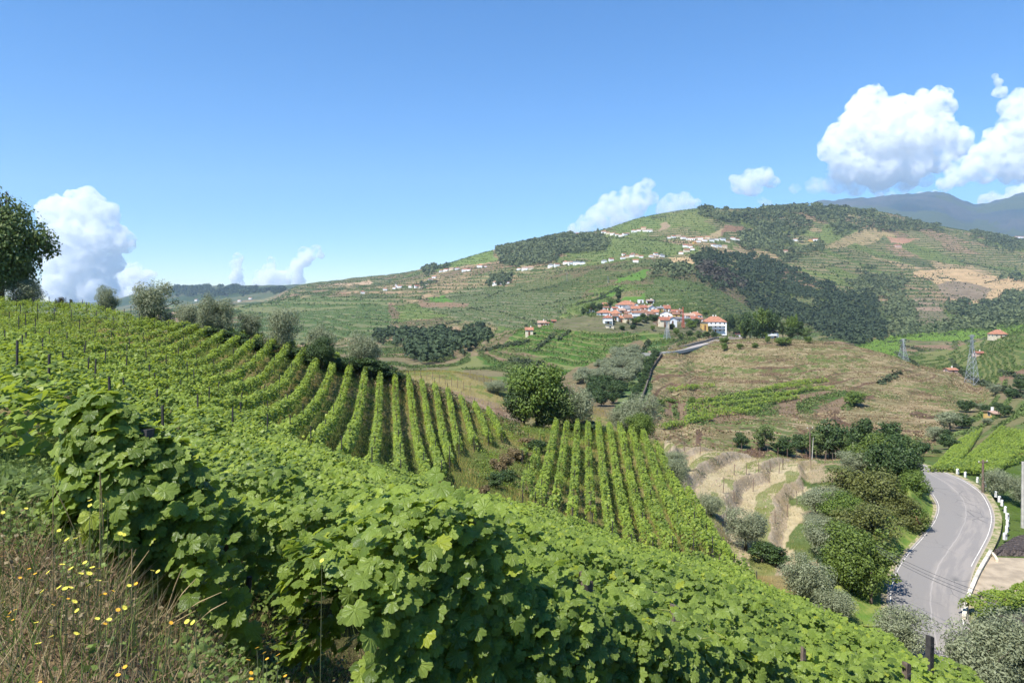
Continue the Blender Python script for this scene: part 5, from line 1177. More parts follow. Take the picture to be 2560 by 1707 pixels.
hamlet([(148, 297, 3), (154, 295.6, 2.5), (160, 298.4, 3), (166, 297.2, 2.5), (196, 301, 3), (204, 302, 3), (226, 296, 3), (239, 301.5, 3), (250, 299, 3)], 'on the distant hill at the left', rmin=3000, group='houses of the distant left hill')
hamlet([(u, 228.6 + 1.2 * math.sin(u * 1.7), 2.6) for u in np.arange(970, 1026, 2.6)] + [(u, 226.9 + .8 * math.sin(u * 2.3), 2.2) for u in np.arange(985, 1026, 4.3)], 'in the distant town under the mountains', rmin=3700, group='houses of the distant town')
# church with a pointed tower on the left spur
def church():
    x, y, z = at(397, 287.6, 900, 3000); s = y / FPX
    o = house(x, y + 6, z, 3.2 * s, 12, 1.8 * s, roof='gable', axis='y', rh=.9 * s, wall='bright', tile='red', label='small white church with a pointed tower on the left spur', detail=0, found=4, name='church', cat='church')
    solid('tower', box_np(-1.2 * s, -4, 1.8 * s, 1.0 * s, 1.0 * s, 3.6 * s), MW['bright'], o)
    solid('spire', box_np(-1.2 * s, -4, 4.3 * s, 1.1 * s, 1.1 * s, 1.5 * s, 0, .05), MR['grey'], o)
church()
# farm buildings on the right spur
hpx(994.5, 1008, 337.8, 334.2, 330.0, 'farmhouse with a broad orange roof at the right above the curved terraces', None, 430, 800, tile='orange', roof='hip', wall='cream')
hpx(977, 985, 355.0, 352.6, 351.2, 'small open red shed on the slope right of the two pylons', None, 330, 700, tile='red', wall='pink', name='shed', cat='shed')
hpx(949, 958, 372.0, 369.6, 368.0, 'low shed with orange roof in the trees left of the near pylon', None, 300, 700, tile='orange', wall='pink', name='shed', cat='shed')
hpx(995, 1001, 416.6, 413.6, 412.2, 'orange shed with a pale roof beside the path in the small green plots', None, 160, 400, tile='pale', wall='ochre', name='shed', cat='shed')

# ---- pylons, masts, poles
M_STEEL = mat_plain('galvanised_steel', (.33, .35, .37), .5, .1, 3, .5, metallic=.4); M_REDST = mat_plain('red_painted_steel', (.42, .12, .08), .6, .2, 3)
def lattice(u, vb, vt, label, base_w, mat, arms=3, rmin=200, rmax=800, cat='pylon', name='pylon'):
    x, y, z = at(u, vb, rmin, rmax); H_ = (vb - vt) / FPX * y; o = empty(name, (x, y, z), .4, label, cat)
    r0 = max(.11, y * .00028); L = []; b = base_w / 2; tp = base_w * .09
    def w_at(f): return b + (tp - b) * min(1, f / .8)
    for sx_ in (-1, 1):
        for sy_ in (-1, 1): L.append(tube_np([(sx_ * w_at(f) , sy_ * w_at(f), f * H_) for f in (-.01, .4, .8, 1.0)], r0, 4))
    solid('legs_frame', L, mat, o); L = []
    N_ = 9
    for k in range(N_):
        f0, f1 = k / N_, (k + 1) / N_; a, c = w_at(f0), w_at(f1)
        for (p, q) in (((-1, -1), (1, -1)), ((1, -1), (1, 1)), ((1, 1), (-1, 1)), ((-1, 1), (-1, -1))):
            L.append(tube_np([(p[0] * a, p[1] * a, f0 * H_), (q[0] * c, q[1] * c, f1 * H_)], r0 * .6, 3)); L.append(tube_np([(q[0] * a, q[1] * a, f0 * H_), (p[0] * c, p[1] * c, f1 * H_)], r0 * .6, 3))
            L.append(tube_np([(p[0] * a, p[1] * a, f0 * H_), (q[0] * a, q[1] * a, f0 * H_)], r0 * .5, 3))
    solid('lattice', L, mat, o)
    for k in range(arms):
        f = .97 - k * .10; ww = base_w * (.55 + .1 * (k == 1))
        a_ = solid('cross_arm', [tube_np([(-ww, 0, f * H_), (0, 0, f * H_ + .3), (ww, 0, f * H_)], r0 * .8, 4), tube_np([(-ww, 0, f * H_), (0, 0, f * H_ - .7), (ww, 0, f * H_)], r0 * .7, 4)], mat, o)
    return o
lattice(972, 384, 334, 'tall steel lattice pylon on the right edge of the brown hill', 5.0, M_STEEL, rmin=290)
lattice(903, 364.5, 342.5, 'smaller steel lattice pylon beyond the shoulder of the brown hill', 4.2, M_STEEL, rmin=380, rmax=900)
lattice(667, 339, 321, 'thin grey lattice pylon below the village, by the vine hillock', 3.0, M_STEEL, arms=2, rmin=330)
lattice(683, 328, 307.5, 'red and white lattice mast rising from the village', 1.6, M_REDST, arms=0, rmin=330, rmax=560, cat='mast', name='lattice_mast')
def pole(u, vb, vt, label, mat, rmin, rmax, r=.12, arm=None, cat='pole', lean=0.0):
    x, y, z = at(u, vb, rmin, rmax); H_ = (vb - vt) / FPX * y; o = empty('utility_pole', (x, y, z), .3, label, cat)
    solid('shaft', tube_np([(0, 0, -.2), (lean * .5, 0, H_ * .5), (lean, 0, H_)], [r * 1.25, r, r * .8], 8), mat, o)
    if arm:
        a_ = solid('cross_arm', box_np(lean, 0, H_ - .35, arm, .12, .12), mat, o)
        for q in (-.45, 0, .45): solid('insulator', tube_np([(lean + q * arm, 0, H_ - .3), (lean + q * arm, 0, H_ - .05)], .04, 6), MW['white'], a_)
    return o, (x, y, z + H_)
M_WOOD = mat_plain('old_pole_wood', (.17, .12, .095), .9, .3, 3, .1, .02)
pole(983, 498, 461, 'wooden utility pole with cross arm, by the olive tree and curved vines', M_WOOD, 95, 150, .17, 1.8)
pole(1023, 528, 462, 'pale concrete pole cut by the right edge of the view', M_CONC, 80, 120, .2)
pole(810, 457, 424, 'rusty thin pole with a cross arm behind the pale terraces', M_WOOD, 120, 140, .12, 1.4)
pole(812, 458, 436, 'pale stake leaning beside the rusty pole', M_CONC, 120, 140, .07, lean=.3)
pole(853, 456, 438, 'grey pole in front of the gully trees', M_CONC, 120, 150, .10)
pole(871, 606, 570, 'bare wooden pole under the lowest thicket tree beside the road', M_WOOD, 58, 76, .14)
for u, vb, vt, r0, lab in ((567, 281, 272, 700, 'thin pole on the slope left of the estate'), (608, 283, 276, 700, 'thin pole beside the olive line'), (642, 307, 300, 400, 'white flagpole beside the manor house')):
    pole(u, vb, vt, lab, M_STEEL, r0, 2600, .25)
# cables over the road
def cable(u0, v0, y0, u1, v1, y1, lab, sag=.35):
    a = np.array([(u0 - CX) / FPX * y0, y0, (HV - v0) / FPX * y0]); b = np.array([(u1 - CX) / FPX * y1, y1, (HV - v1) / FPX * y1])
    f = np.linspace(0, 1, 22)[:, None]; P = a + (b - a) * f; P[:, 2] -= (4 * f * (1 - f))[:, 0] * sag
    V, F = tube_np(P, .022, 5); tag(link('cable', mesh_np('cable', V, F, M_WIRE)), lab, 'cable', 'power cables over the road')
cable(876, 545, 66, 1000, 597, 56, 'upper of the three power cables slung across the road')
cable(877, 548, 65, 1001, 602, 55, 'middle of the three power cables slung across the road')
cable(878, 551, 64, 1002, 606, 54, 'lowest of the three power cables slung across the road')
# ================================================================ road, walls, plots near the road
def flat_at(u, v, z0): y = z0 * FPX / (HV - v); return np.array([(u - CX) / FPX * y, y])
ZR = -30.0
# left and right edge of the asphalt as bends on the ground
LE = [(950,760),(920,700),(898,650),(887,612),(888,589),(896,570),(906,557),(921,542),(933,527),(936,515),(930,504),(922,494),(914,485),(900,475)]
RE = [(1030,760),(1000,700),(980,665),(973,640),(969,615),(970,590),(976,570),(985,554),(993,538),(995,524),(990,511),(981,500),(963,489),(942,480),(925,474),(905,466)]
def smooth(P, n):
    P = np.array(P, float); d = np.concatenate([[0], np.cumsum(np.linalg.norm(np.diff(P, axis=0), axis=1))]); q = np.linspace(0, d[-1], n)
    return np.stack([pchip(d, P[:, 0], q), pchip(d, P[:, 1], q)], 1)
LG = smooth([flat_at(u, v, ZR) for u, v in LE], 150); RG = smooth([flat_at(u, v, ZR) for u, v in RE], 150)
RZ = np.array([max(ground(np.linspace(a[0], b[0], 7), np.linspace(a[1], b[1], 7)).max() for q in (0,)) for a, b in zip(LG, RG)])
RZ = np.maximum(np.convolve(np.pad(RZ, 6, mode='edge'), np.ones(13) / 13, 'valid') + .25, RZ + .06)
def ribbon(name, A, B, Z, cols, mat, dz=0.0, thick=.5, attrs=True):
    f = np.linspace(0, 1, cols); n = len(A)
    P = A[:, None] + (B - A)[:, None] * f[None, :, None]
    V = np.concatenate([P, np.broadcast_to((Z + dz)[:, None, None], P.shape[:2] + (1,))], -1).reshape(-1, 3)
    i = np.arange(n - 1)[:, None] * cols; j = np.arange(cols - 1)[None]; F = np.stack([i + j, i + j + 1, i + cols + j + 1, i + cols + j], -1).reshape(-1, 4)
    across = np.tile(f, n); along = np.repeat(np.concatenate([[0], np.cumsum(np.linalg.norm(np.diff((A + B) / 2, axis=0), axis=1))]), cols)
    if thick:
        m = len(V); ed = np.concatenate([np.arange(n) * cols, (np.arange(n) * cols + cols - 1)[::-1]]); Vb = V[ed] - np.array([0, 0, thick]); k = len(ed)
        F = np.concatenate([F, np.stack([ed, m + np.arange(k), m + (np.arange(k) + 1) % k, np.roll(ed, -1)], 1)]); V = np.concatenate([V, Vb]); across = np.concatenate([across, across[ed]]); along = np.concatenate([along, along[ed]])
    return link(name, mesh_np(name, V, F, mat, {'across': across, 'along': along}))
t = NT('asphalt'); P = t.pos(); a = t.attr('across').outputs['Fac']; al = t.attr('along').outputs['Fac']
cm = t.n('ShaderNodeCombineXYZ', {0: t.math('MULTIPLY', a, 8.0), 1: t.math('MULTIPLY', al, .12)}).outputs[0]
st = t.noise(1.3, cm, 4, .6); c = t.mix(t.ramp(st, .42, .6), (.225, .205, .19), (.32, .285, .25))
left = t.ramp(t.math('ADD', a, t.math('MULTIPLY', t.noise(.2, P, 3), .12)), .50, .58); c = t.mix(t.math('MULTIPLY', left, .5), (.21, .197, .185), c)
c = t.mix(t.math('MULTIPLY', t.ramp(t.noise(.8, cm, 3), .60, .75), .55), c, (.17, .165, .165))
seam = t.math('ABSOLUTE', t.math('SUBTRACT', t.math('ADD', a, t.math('MULTIPLY', t.noise(.35, P, 2), .05)), .555))
c = t.mix(t.ramp(seam, .002, .014, .4, 0), c, (.42, .39, .36))
crk = t.n('ShaderNodeTexVoronoi', {'Scale': .45}, feature='DISTANCE_TO_EDGE'); t.t.links.new(P, crk.inputs['Vector'])
c = t.mix(t.math('MULTIPLY', t.ramp(crk.outputs[0], .0, .03, 1, 0), t.ramp(t.noise(.1, P, 2), .5, .6)), c, (.12, .115, .11))
g = t.noise(25, P, 5, .8); c = t.mix(t.ramp(g, .3, .7, .22, 0), c, (.13, .125, .12))
edge = t.math('MINIMUM', a, t.math('SUBTRACT', 1.0, a)); c = t.mix(t.ramp(t.math('ADD', edge, t.math('MULTIPLY', t.noise(1.1, P, 3), .03)), .015, .05, .7, 0), c, (.40, .34, .26))
M_ASPH = t.done(t.principled(c, .9, .2, t.bump(g, .01)))
tag(ribbon('road', LG, RG, RZ, 14, M_ASPH), kind='structure')
M_PAINT = mat_plain('road_paint', (.62, .58, .52), .8, .25, 1.2)
def edge_line(name, f, i0, i1, w_=.008):
    A = LG + (RG - LG) * f; B = LG + (RG - LG) * (f + w_); return tag(ribbon(name, A[i0:i1], B[i0:i1], RZ[i0:i1], 2, M_PAINT, .006, 0), kind='structure')
edge_line('road_marking', .045, 42, 118); edge_line('road_marking', .935, 60, 146, .011); edge_line('road_marking', .91, 20, 40, .01)
# dusty verges on both sides
t = NT('verge_soil'); nz = t.noise(1.2, t.pos(), 5, .7); c = t.mix(t.ramp(nz, .4, .6), (.13, .16, .05), (.34, .28, .18)); M_VERGE = t.done(t.principled(c, .95, .1, t.bump(nz, .08)))
nrm = _unit(RG - LG)
tag(ribbon('verge', RG - nrm * .3, RG + nrm * 1.1, RZ, 3, M_VERGE, -.03, .6), kind='structure'); tag(ribbon('verge', LG - nrm * .6, LG + nrm * .3, RZ, 3, M_VERGE, -.03, .6), kind='structure')
# grassy bank left of the road, from the thicket down to the asphalt
def bank():
    i0, i1 = 34, 140; A = LG[i0:i1] - nrm[i0:i1] * .4; n = i1 - i0; V = []; cols = 9
    for k in range(cols):
        f = k / (cols - 1); o_ = A - nrm[i0:i1] * (f * 5.5); z = RZ[i0:i1] - .05 + 2.6 * sstep(0, 1, f) * np.interp(np.arange(n), [0, 14, n - 20, n - 1], [.1, 1, 1, .1]) + .12 * fbm(o_[:, 0] / 1.5, o_[:, 1] / 1.5, 7, 3) * (f > .1)
        V.append(np.stack([o_[:, 0], o_[:, 1], z - (2.5 if k == cols - 1 else 0)], 1))
    V = np.stack(V, 1).reshape(-1, 3); i = np.arange(n - 1)[:, None] * cols; j = np.arange(cols - 1)[None]; F = np.stack([i + j, i + cols + j, i + cols + j + 1, i + j + 1], -1).reshape(-1, 4)
    t = NT('bank_grass'); nz = t.noise(.9, t.pos(), 5, .7); c = t.mix(t.ramp(nz, .35, .65), (.085, .15, .025), (.19, .21, .055)); m = t.done(t.principled(c, .95, .1, t.bump(nz, .15)))
    tag(link('road_bank', mesh_np('road_bank', V, F, m, smooth=True)), kind='structure')
bank()
def zroad(x, y): return max(g1(x, y), -30.2)
# white marker stones on the outer side of the bend
M_STONE = mat_plain('white_marker_stone', (.66, .64, .60), .9, .2, 2)
MS = [(1072-0, 0)]
ms = [(941.0,478),(952.5,484),(955.0,484)]
stones = [(933.5, 483.2), (944.2, 486.8), (954.6, 490.6), (965, 495), (973.6, 499.6), (982, 504.4), (989, 509), (995, 514), (998.4, 519.6), (1001, 526), (1001.2, 532), (1000, 538), (998, 544)]
stone_me = None
for i, (u, v) in enumerate(stones):
    p = flat_at(u, v, ZR + .1); x, y = p; j = int(np.argmin(((RG - p) ** 2).sum(1))); q = RG[j] + nrm[j] * 2.0; x, y = q; z = max(g1(x, y), RZ[j] - .1)
    if stone_me is None:
        V1, F1 = box_np(0, 0, .25, .40, .30, .75, 0, .9); V2, F2 = box_np(0, 0, .67, .36, .26, .09, 0, .6)
        body_me = mesh_np('marker_body', *merge([(V1, F1)]), M_STONE); cap_me = mesh_np('marker_cap', V2, F2, MW['bright']); stone_me = True
        ref_me = mesh_np('reflector', *box_np(0, -.16, .42, .14, .03, .14), M_WOOD)
    o = empty('marker_stone', (x, y, z), rnd.uniform(-.3, .3) + .5, '%s white marker stone along the outside of the road bend, counted from the far end' % ordinal(i + 1), 'marker stone', 'white marker stones along the road bend')
    link('body', body_me, o); link('cap', cap_me, o); link('reflector', ref_me, o)

# white wall at the entry of the yard and the pale concrete yard
def wall_run(pts, h, th, name, label, mat, z=None, cat='wall', cope=None):
    pts = np.array(pts, float); n = len(pts); b = np.array([pts[0][0], pts[0][1], 0]); tg = _unit(np.gradient(pts, axis=0)); nn = np.stack([-tg[:, 1], tg[:, 0]], 1) * th / 2
    zz = ground(pts[:, 0], pts[:, 1]) if z is None else np.broadcast_to(np.asarray(z, float), (n,)); b[2] = zz[0]; hh = np.broadcast_to(np.asarray(h, float), (n,))
    def strip(nn_, z0, z1):
        V = np.stack([np.c_[pts - nn_, z0], np.c_[pts + nn_, z0], np.c_[pts + nn_, z1], np.c_[pts - nn_, z1]], 1) - b
        i = np.arange(n - 1)[:, None] * 4; j = np.arange(4)[None]; F = np.stack([i + j, i + 4 + j, i + 4 + (j + 1) % 4, i + (j + 1) % 4], -1).reshape(-1, 4)
        F = np.concatenate([F, [[0, 1, 2, 3], [(n - 1) * 4 + 3, (n - 1) * 4 + 2, (n - 1) * 4 + 1, (n - 1) * 4]]]); return V.reshape(-1, 3), F
    o = empty(name, tuple(b), 0, label, cat)
    V, F = strip(nn, zz - 1.0, zz + hh); link('body', mesh_np('body', V, F, mat), o)
    if cope: V, F = strip(nn * 1.25, zz + hh + .003, zz + hh + .1); link('coping', mesh_np('coping', V, F, cope), o)
    return o
zr = float(RZ.mean())
wp = smooth([flat_at(u, v, -30) for u, v in ((964, 622), (967, 606), (973, 590), (981, 573), (987, 563), (991, 556))], 20)
wall_run(wp, np.linspace(.3, .5, 20), .28, 'low_wall', 'white rendered wall sloping along the road at the yard entrance', MW['cream'], zr - .2, cope=mat_plain('stained_white', (.50, .46, .38), .9, .3, 1.0))
wall_run(smooth([flat_at(u, v, -30) for u, v in ((991, 556.5), (995, 561), (997, 565))], 6), .45, .28, 'low_wall', 'short return of the white wall at its far end', MW['cream'], zr - .2)
yp = [flat_at(u, v, -30) for u, v in ((968, 606), (974, 590), (982, 574), (991, 560), (1020, 561), (1075, 563), (1075, 592), (1010, 600), (985, 606))]
yv = [(p[0], p[1], zr - .02) for p in yp]; yv += [(a, b, c - 1.2) for a, b, c in yv]; n_ = len(yp)
me = mesh_np('yard', yv, [np.array([(i, n_ + i, n_ + (i + 1) % n_, (i + 1) % n_) for i in range(n_)])], M_CONC)
bm_t = [(0, i, i + 1) for i in range(1, n_ - 1)]; me = mesh_np('yard', yv, [np.array(bm_t), np.array([(i, n_ + i, n_ + (i + 1) % n_, (i + 1) % n_) for i in range(n_)])], mat_plain('pale_concrete', (.32, .26, .185), .9, .2, .8))
tag(link('yard', me), kind='structure')
# a rail of leafy vine over the yard wall, right edge
def pergola():
    A, B = flat_at(968, 622, -30), flat_at(1060, 598, -30); pth = A + (B - A) * np.linspace(0, 1, 30)[:, None]
    vine_row(pth, 'leafy vine hedge on posts below the pale yard, cut by the right edge', None, 777, 330, .2, LEAF_LO, M_VINE, h=2.1, hw=.8, low=.3, gap=0, posts=4, wob=.15, post_h=1.6)
pergola()
# ploughed dark plots with stone edges below the yard
t = NT('dark_ploughed_earth'); o_ = t.pos(); w = t.n('ShaderNodeTexWave', {'Scale': .8, 'Distortion': 5.0, 'Detail': 5.0, 'Detail Scale': 2.0}, wave_type='BANDS', bands_direction='Y'); t.t.links.new(o_, w.inputs['Vector'])
nz = t.noise(4, o_, 6, .8); c = t.mix(t.ramp(nz, .35, .65), (.055, .045, .042), (.20, .16, .14)); c = t.mix(t.math('MULTIPLY', t.ramp(w.outputs[1], .3, .8), .5), c, (.035, .03, .03))
M_PLOUGH = t.done(t.principled(c, .95, .15, t.bump(t.math('ADD', w.outputs[1], nz), .25)))
def plot(name, P, mat, dz, n=26, rough=.12):
    P = [flat_at(u, v, -30) for u, v in P]; a, b, c_, d = P; f = np.linspace(0, 1, n)
    U_, V_ = np.meshgrid(f, f, indexing='ij'); Q = (a * (1 - U_)[..., None] + b * U_[..., None]) * (1 - V_)[..., None] + (d * (1 - U_)[..., None] + c_ * U_[..., None]) * V_[..., None]
    Z = np.maximum(ground(Q[..., 0], Q[..., 1]) + .1, zr + dz) + rough * fbm(Q[..., 0] / .8, Q[..., 1] / .8, 3, 4); e_ = np.zeros_like(Z, bool); e_[0] = e_[-1] = e_[:, 0] = e_[:, -1] = True; Z[e_] -= 1.2
    V = np.concatenate([Q, Z[..., None]], -1).reshape(-1, 3); i = np.arange(n - 1)[:, None] * n; j = np.arange(n - 1)[None]; F = np.stack([i + j, i + n + j, i + n + j + 1, i + j + 1], -1).reshape(-1, 4)
    tag(link(name, mesh_np(name, V, F, mat, smooth=True)), kind='structure')
plot('ploughed_plot', ((990, 556), (1070, 556), (1070, 528), (1012, 542)), M_PLOUGH, .25)
plot('ploughed_plot', ((978, 640), (1090, 650), (1080, 616), (985, 622)), M_PLOUGH, .3)
# curved terraced vines right of the road: hedges following the contours
def curved_vines():
    k = 0
    for i in range(15):
        f = i / 14
        a = np.array([926 + 62 * f, 483 + 6 * f - 2 * f * f]); m_ = np.array([946 + 56 * f, 460 + 8 * f]); b = np.array([984 + 50 * f, 424 + 14 * f])
        if i < 5: b = np.array([962 + 24 * i / 5, 441 - 12 * i / 5])
        q = np.linspace(0, 1, 40)[:, None]; UVp = (1 - q) ** 2 * a + 2 * q * (1 - q) * m_ + q ** 2 * b
        W_ = np.array([at(u, v, 112, 330)[:2] for u, v in UVp])
        d = np.linalg.norm(np.diff(W_, axis=0), axis=1); keep = np.concatenate([[True], d < 15]); W_ = W_[keep]
        if len(W_) < 5: continue
        k += 1
        vine_row(smooth(W_, 30), '%s curved vine row from the left, on the terraces right of the road' % ordinal(k), 'curved vine rows on the terraces right of the road', 1200 + i, 36, .28, LEAF_LO, M_VINE, h=1.25, hw=.26, low=.1, gap=.06, posts=None, wob=.2)
    for i in range(7):
        a = np.array([1000 + 4 * i, 470 - 6 * i]); b = np.array([1050, 452 - 7 * i]); q = np.linspace(0, 1, 16)[:, None]
        W_ = np.array([at(u, v, 112, 330)[:2] for u, v in a + (b - a) * q])
        vine_row(smooth(W_, 16), '%s short vine row from the bottom, at the right edge above the curved rows' % ordinal(i + 1), 'short vine rows at the right edge', 1300 + i, 34, .28, LEAF_LO, M_VINE, h=1.25, hw=.28, low=.1, gap=.06, posts=None, wob=.2)
curved_vines()
# straggling green rows at the foot of the brown hill
def hill_rows():
    Ls = [((690,405),(735,399),(790,396)), ((684,411),(740,404),(778,400)), ((690,416),(750,408),(800,398)), ((684,421),(730,415),(760,412)), ((735,397),(790,388),(812,386)), ((760,392),(800,384),(828,382)), ((786,396),(815,390),(834,390)), ((668,392),(700,388),(714,387)), ((660,430),(690,424),(712,420))]
    for i, L3 in enumerate(Ls):
        P3 = smooth(L3, 24); W_ = np.array([at(u, v, 165, 420)[:2] for u, v in P3])
        vine_row(smooth(W_, 24), '%s straggling green row at the foot of the brown hill' % ordinal(i + 1), 'straggling vine rows on the brown hill', 1400 + i, 26, .5, LEAF_LO, M_VINE, h=1.7, hw=.7, low=.0, gap=.2, posts=None, wob=.4)
hill_rows()

# ---- village road with its retaining wall, and the steep dark wall beside the grove
M_TARV = mat_plain('village_road', (.30, .27, .25), .9, .15, .3)
rp = smooth([at(u, v, 300, 560)[:2] for u, v in ((636, 354), (652, 353.6), (668, 352), (689, 349), (700, 345.5), (712, 341.5), (724, 338.6), (736, 335.6), (746, 333.6))], 60)
tgv = _unit(np.gradient(rp, axis=0)); nv = np.stack([-tgv[:, 1], tgv[:, 0]], 1)
rz = ground(rp[:, 0], rp[:, 1]); rz = np.convolve(np.pad(rz, 5, mode='edge'), np.ones(11) / 11, 'valid') + .3
tag(ribbon('village_road', rp - nv * 2.6, rp + nv * 2.6, rz, 4, M_TARV, 0, .5), kind='structure')
wall_run(rp - nv * 2.9, .5, .35, 'retaining_wall', 'pale retaining wall carrying the village road above the brown hill', M_CONC, rz - .1)
wall_run((rp + nv * 3.4)[8:], 1.3, .5, 'retaining_wall', 'brown stone wall on the upper side of the village road', MW['stone'], rz[8:])
dw = smooth([at(u, v, 175, 480)[:2] for u, v in ((662, 356), (657, 362), (652, 370), (649, 380), (645, 392), (640, 404), (636, 412))], 50)
wall_run(dw, 1.3, .5, 'stone_wall', 'steep dark stone wall running down beside the narrow terraces', mat_plain('dark_stone', (.10, .085, .07), .95, .3, 1.0, .1, .05))
# path walls at the crest: rubble heaps
def rubble(poly, n, s0, s1, lab, r0, r1, mat):
    P = scatter(poly, .8, r0, r1, n); L = []
    o = empty('stone_heap', tuple(P[0]) if len(P) else (0, 90, -9), 0, lab, 'stones'); b = np.array(o.location)
    ico = np.array([(0,0,1),(.89,0,.45),(.28,.85,.45),(-.72,.53,.45),(-.72,-.53,.45),(.28,-.85,.45),(.72,.53,-.45),(-.28,.85,-.45),(-.89,0,-.45),(-.28,-.85,-.45),(.72,-.53,-.45),(0,0,-1)])
    ft = np.array([(0,1,2),(0,2,3),(0,3,4),(0,4,5),(0,5,1),(1,6,2),(2,7,3),(3,8,4),(4,9,5),(5,10,1),(6,7,2),(7,8,3),(8,9,4),(9,10,5),(10,6,1),(11,7,6),(11,8,7),(11,9,8),(11,10,9),(11,6,10)])
    m = len(P); sc_ = rng.uniform(s0, s1, (m, 1, 1)) * rng.uniform(.5, 1.2, (m, 1, 3)); V = (P[:, None] + ico[None] * sc_ * (1 + .25 * rng.normal(size=(m, 12, 1)))) - b
    F = (np.arange(m)[:, None, None] * 12 + ft[None]).reshape(-1, 3)
    link('stones', mesh_np('stones', V.reshape(-1, 3), F, mat), o)['kind'] = 'stuff'
M_RUB = mat_plain('brown_rubble', (.15, .095, .065), .95, .4, 1.5, .1, .05); M_RUBP = mat_plain('pale_rubble', (.33, .26, .19), .95, .35, 1.5, .1, .05)
rubble([(395, 366), (432, 386), (455, 398), (440, 400), (415, 394), (392, 384)], 900, .1, .35, 'brown stone rubble heap on the crest right of the last olive tree', 85, 110, M_RUB)
rubble([(438, 388), (470, 392), (500, 402), (490, 408), (460, 404), (440, 398)], 600, .1, .4, 'pale earth and stone heap on the crest below the dry field', 88, 125, M_RUBP)
rubble([(480, 402), (515, 408), (515, 418), (484, 414)], 500, .1, .3, 'dark brown stone heap left of the fig tree', 86, 125, M_RUB)
rubble([(690, 445), (760, 455), (790, 520), (740, 545), (690, 500)], 1500, .04, .16, 'stones and clods strewn over the pale terraces', 66, 135, M_RUBP)

# ---- bare stakes on the pale terraces and along the field edges
SG_ = 'bare stakes of the young vineyard'
stk_me = mesh_np('stake', *tube_np([(0, 0, -.2), (.02, 0, 1.0), (.0, .03, 1.9)], [.05, .045, .04], 5), M_WOOD)
def stakes(pts, where, h=1.0, r0=66, r1=145):
    for i, (u, v) in enumerate(pts):
        x, y, z = at(u, v, r0, r1); o = link('stake', stk_me, None, (x, y, z)); o.rotation_euler = (rnd.uniform(-.06, .06), rnd.uniform(-.06, .06), rnd.uniform(0, 6)); s = h * rnd.uniform(.85, 1.1); o.scale = (1.1, 1.1, s)
        tag(o, '%s bare stake from the left %s' % (ordinal(i + 1), where), 'stake', SG_)
def lin(a, b, n): return [(a[0] + (b[0] - a[0]) * i / (n - 1), a[1] + (b[1] - a[1]) * i / (n - 1)) for i in range(n)]
stakes(lin((655, 452), (700, 455), 4), 'on the top corner of the pale terraces')
stakes(lin((697, 446), (760, 451), 8) + lin((768, 453), (845, 461), 9), 'along the skyline edge of the pale terraces', r0=100)
stakes(lin((734, 476), (783, 470), 5), 'on the second step of the pale terraces')
stakes([(734, 502), (753, 492), (769, 483), (779, 474), (783, 466)], 'on the curved green step of the pale terraces')
stakes([(775, 524), (787, 516), (797, 504), (803, 495)], 'along the path below the pale terraces')
stakes([(684, 451), (723, 493), (811, 469), (825, 465), (833, 463)], 'among the thick leaning ones on the pale terraces', 1.1)
stakes(lin((402, 372), (470, 392), 12), 'on the dry field behind the crest', r0=100, r1=190)
stakes(lin((470, 378), (498, 388), 5), 'in the back row of the dry field', r0=120, r1=200)
# ---- pink oleander by the road
def oleander():
    x, y, z = at(912, 528, 55, 110)
    o = tree(x, y - 1, 3.0, 'bushy', 'pink flowering oleander bush at the edge of the roadside thicket', None, lod=1, name='oleander', cat='bush')
    n = 260; v = _unit(rng.normal(size=(n, 3))); P = np.array([0, -.15, .62]) + v * .36 * rng.uniform(.7, 1.1, (n, 1))
    m = mat_tree('oleander_flower', (.55, .12, .14), (.75, .30, .30)); leaf_object('blossoms', leaves(P, _unit(v + rng.normal(size=v.shape) * .3), .075 * np.ones(n), LEAF_LO), m, o)
oleander()
# ================================================================ grasses, weeds and flowers
def mat_grass(name, a, b, tr=.3): return mat_tree(name, a, b, tr, .7)
MG_GREEN = mat_grass('green_grass', (.07, .12, .02), (.18, .24, .05)); MG_DRY = mat_grass('dry_grass', (.40, .29, .13), (.68, .55, .30)); MG_BROWN = mat_grass('brown_stalks', (.27, .16, .09), (.52, .36, .21)); MG_OCHRE = mat_grass('ochre_grass', (.28, .23, .05), (.46, .36, .10))
def grass_at(name, P, h, mat, thin_=.35, lean=.35, parent=None):
    n = len(P)
    if not n: return
    a = rng.random(n) * 6.283; N = np.stack([np.cos(a), np.sin(a), rng.normal(size=n) * .2], 1); N = _unit(N)
    D = _unit(np.stack([rng.normal(size=n) * lean, rng.normal(size=n) * lean, np.ones(n)], 1)); D = _unit(D - N * (D * N).sum(1, keepdims=True)); X = np.cross(D, N)
    TV, TF = BLADE; S = h * (.45 + .9 * rng.random(n)); k = len(TV)
    V = P[:, None] + X[:, None] * (TV[None, :, 0:1] * (h * thin_ / .35 * .35)) + D[:, None] * (TV[None, :, 1:2] * S[:, None, None]) + N[:, None] * (TV[None, :, 2:3] * S[:, None, None])
    F = [(np.arange(n)[:, None, None] * k + f[None]).reshape(-1, f.shape[1]) for f in TF]
    o = link(name, mesh_np(name, V.reshape(-1, 3), F, mat, {'rnd': np.repeat(rng.random(n), k)})); tag(o, kind='stuff'); return o
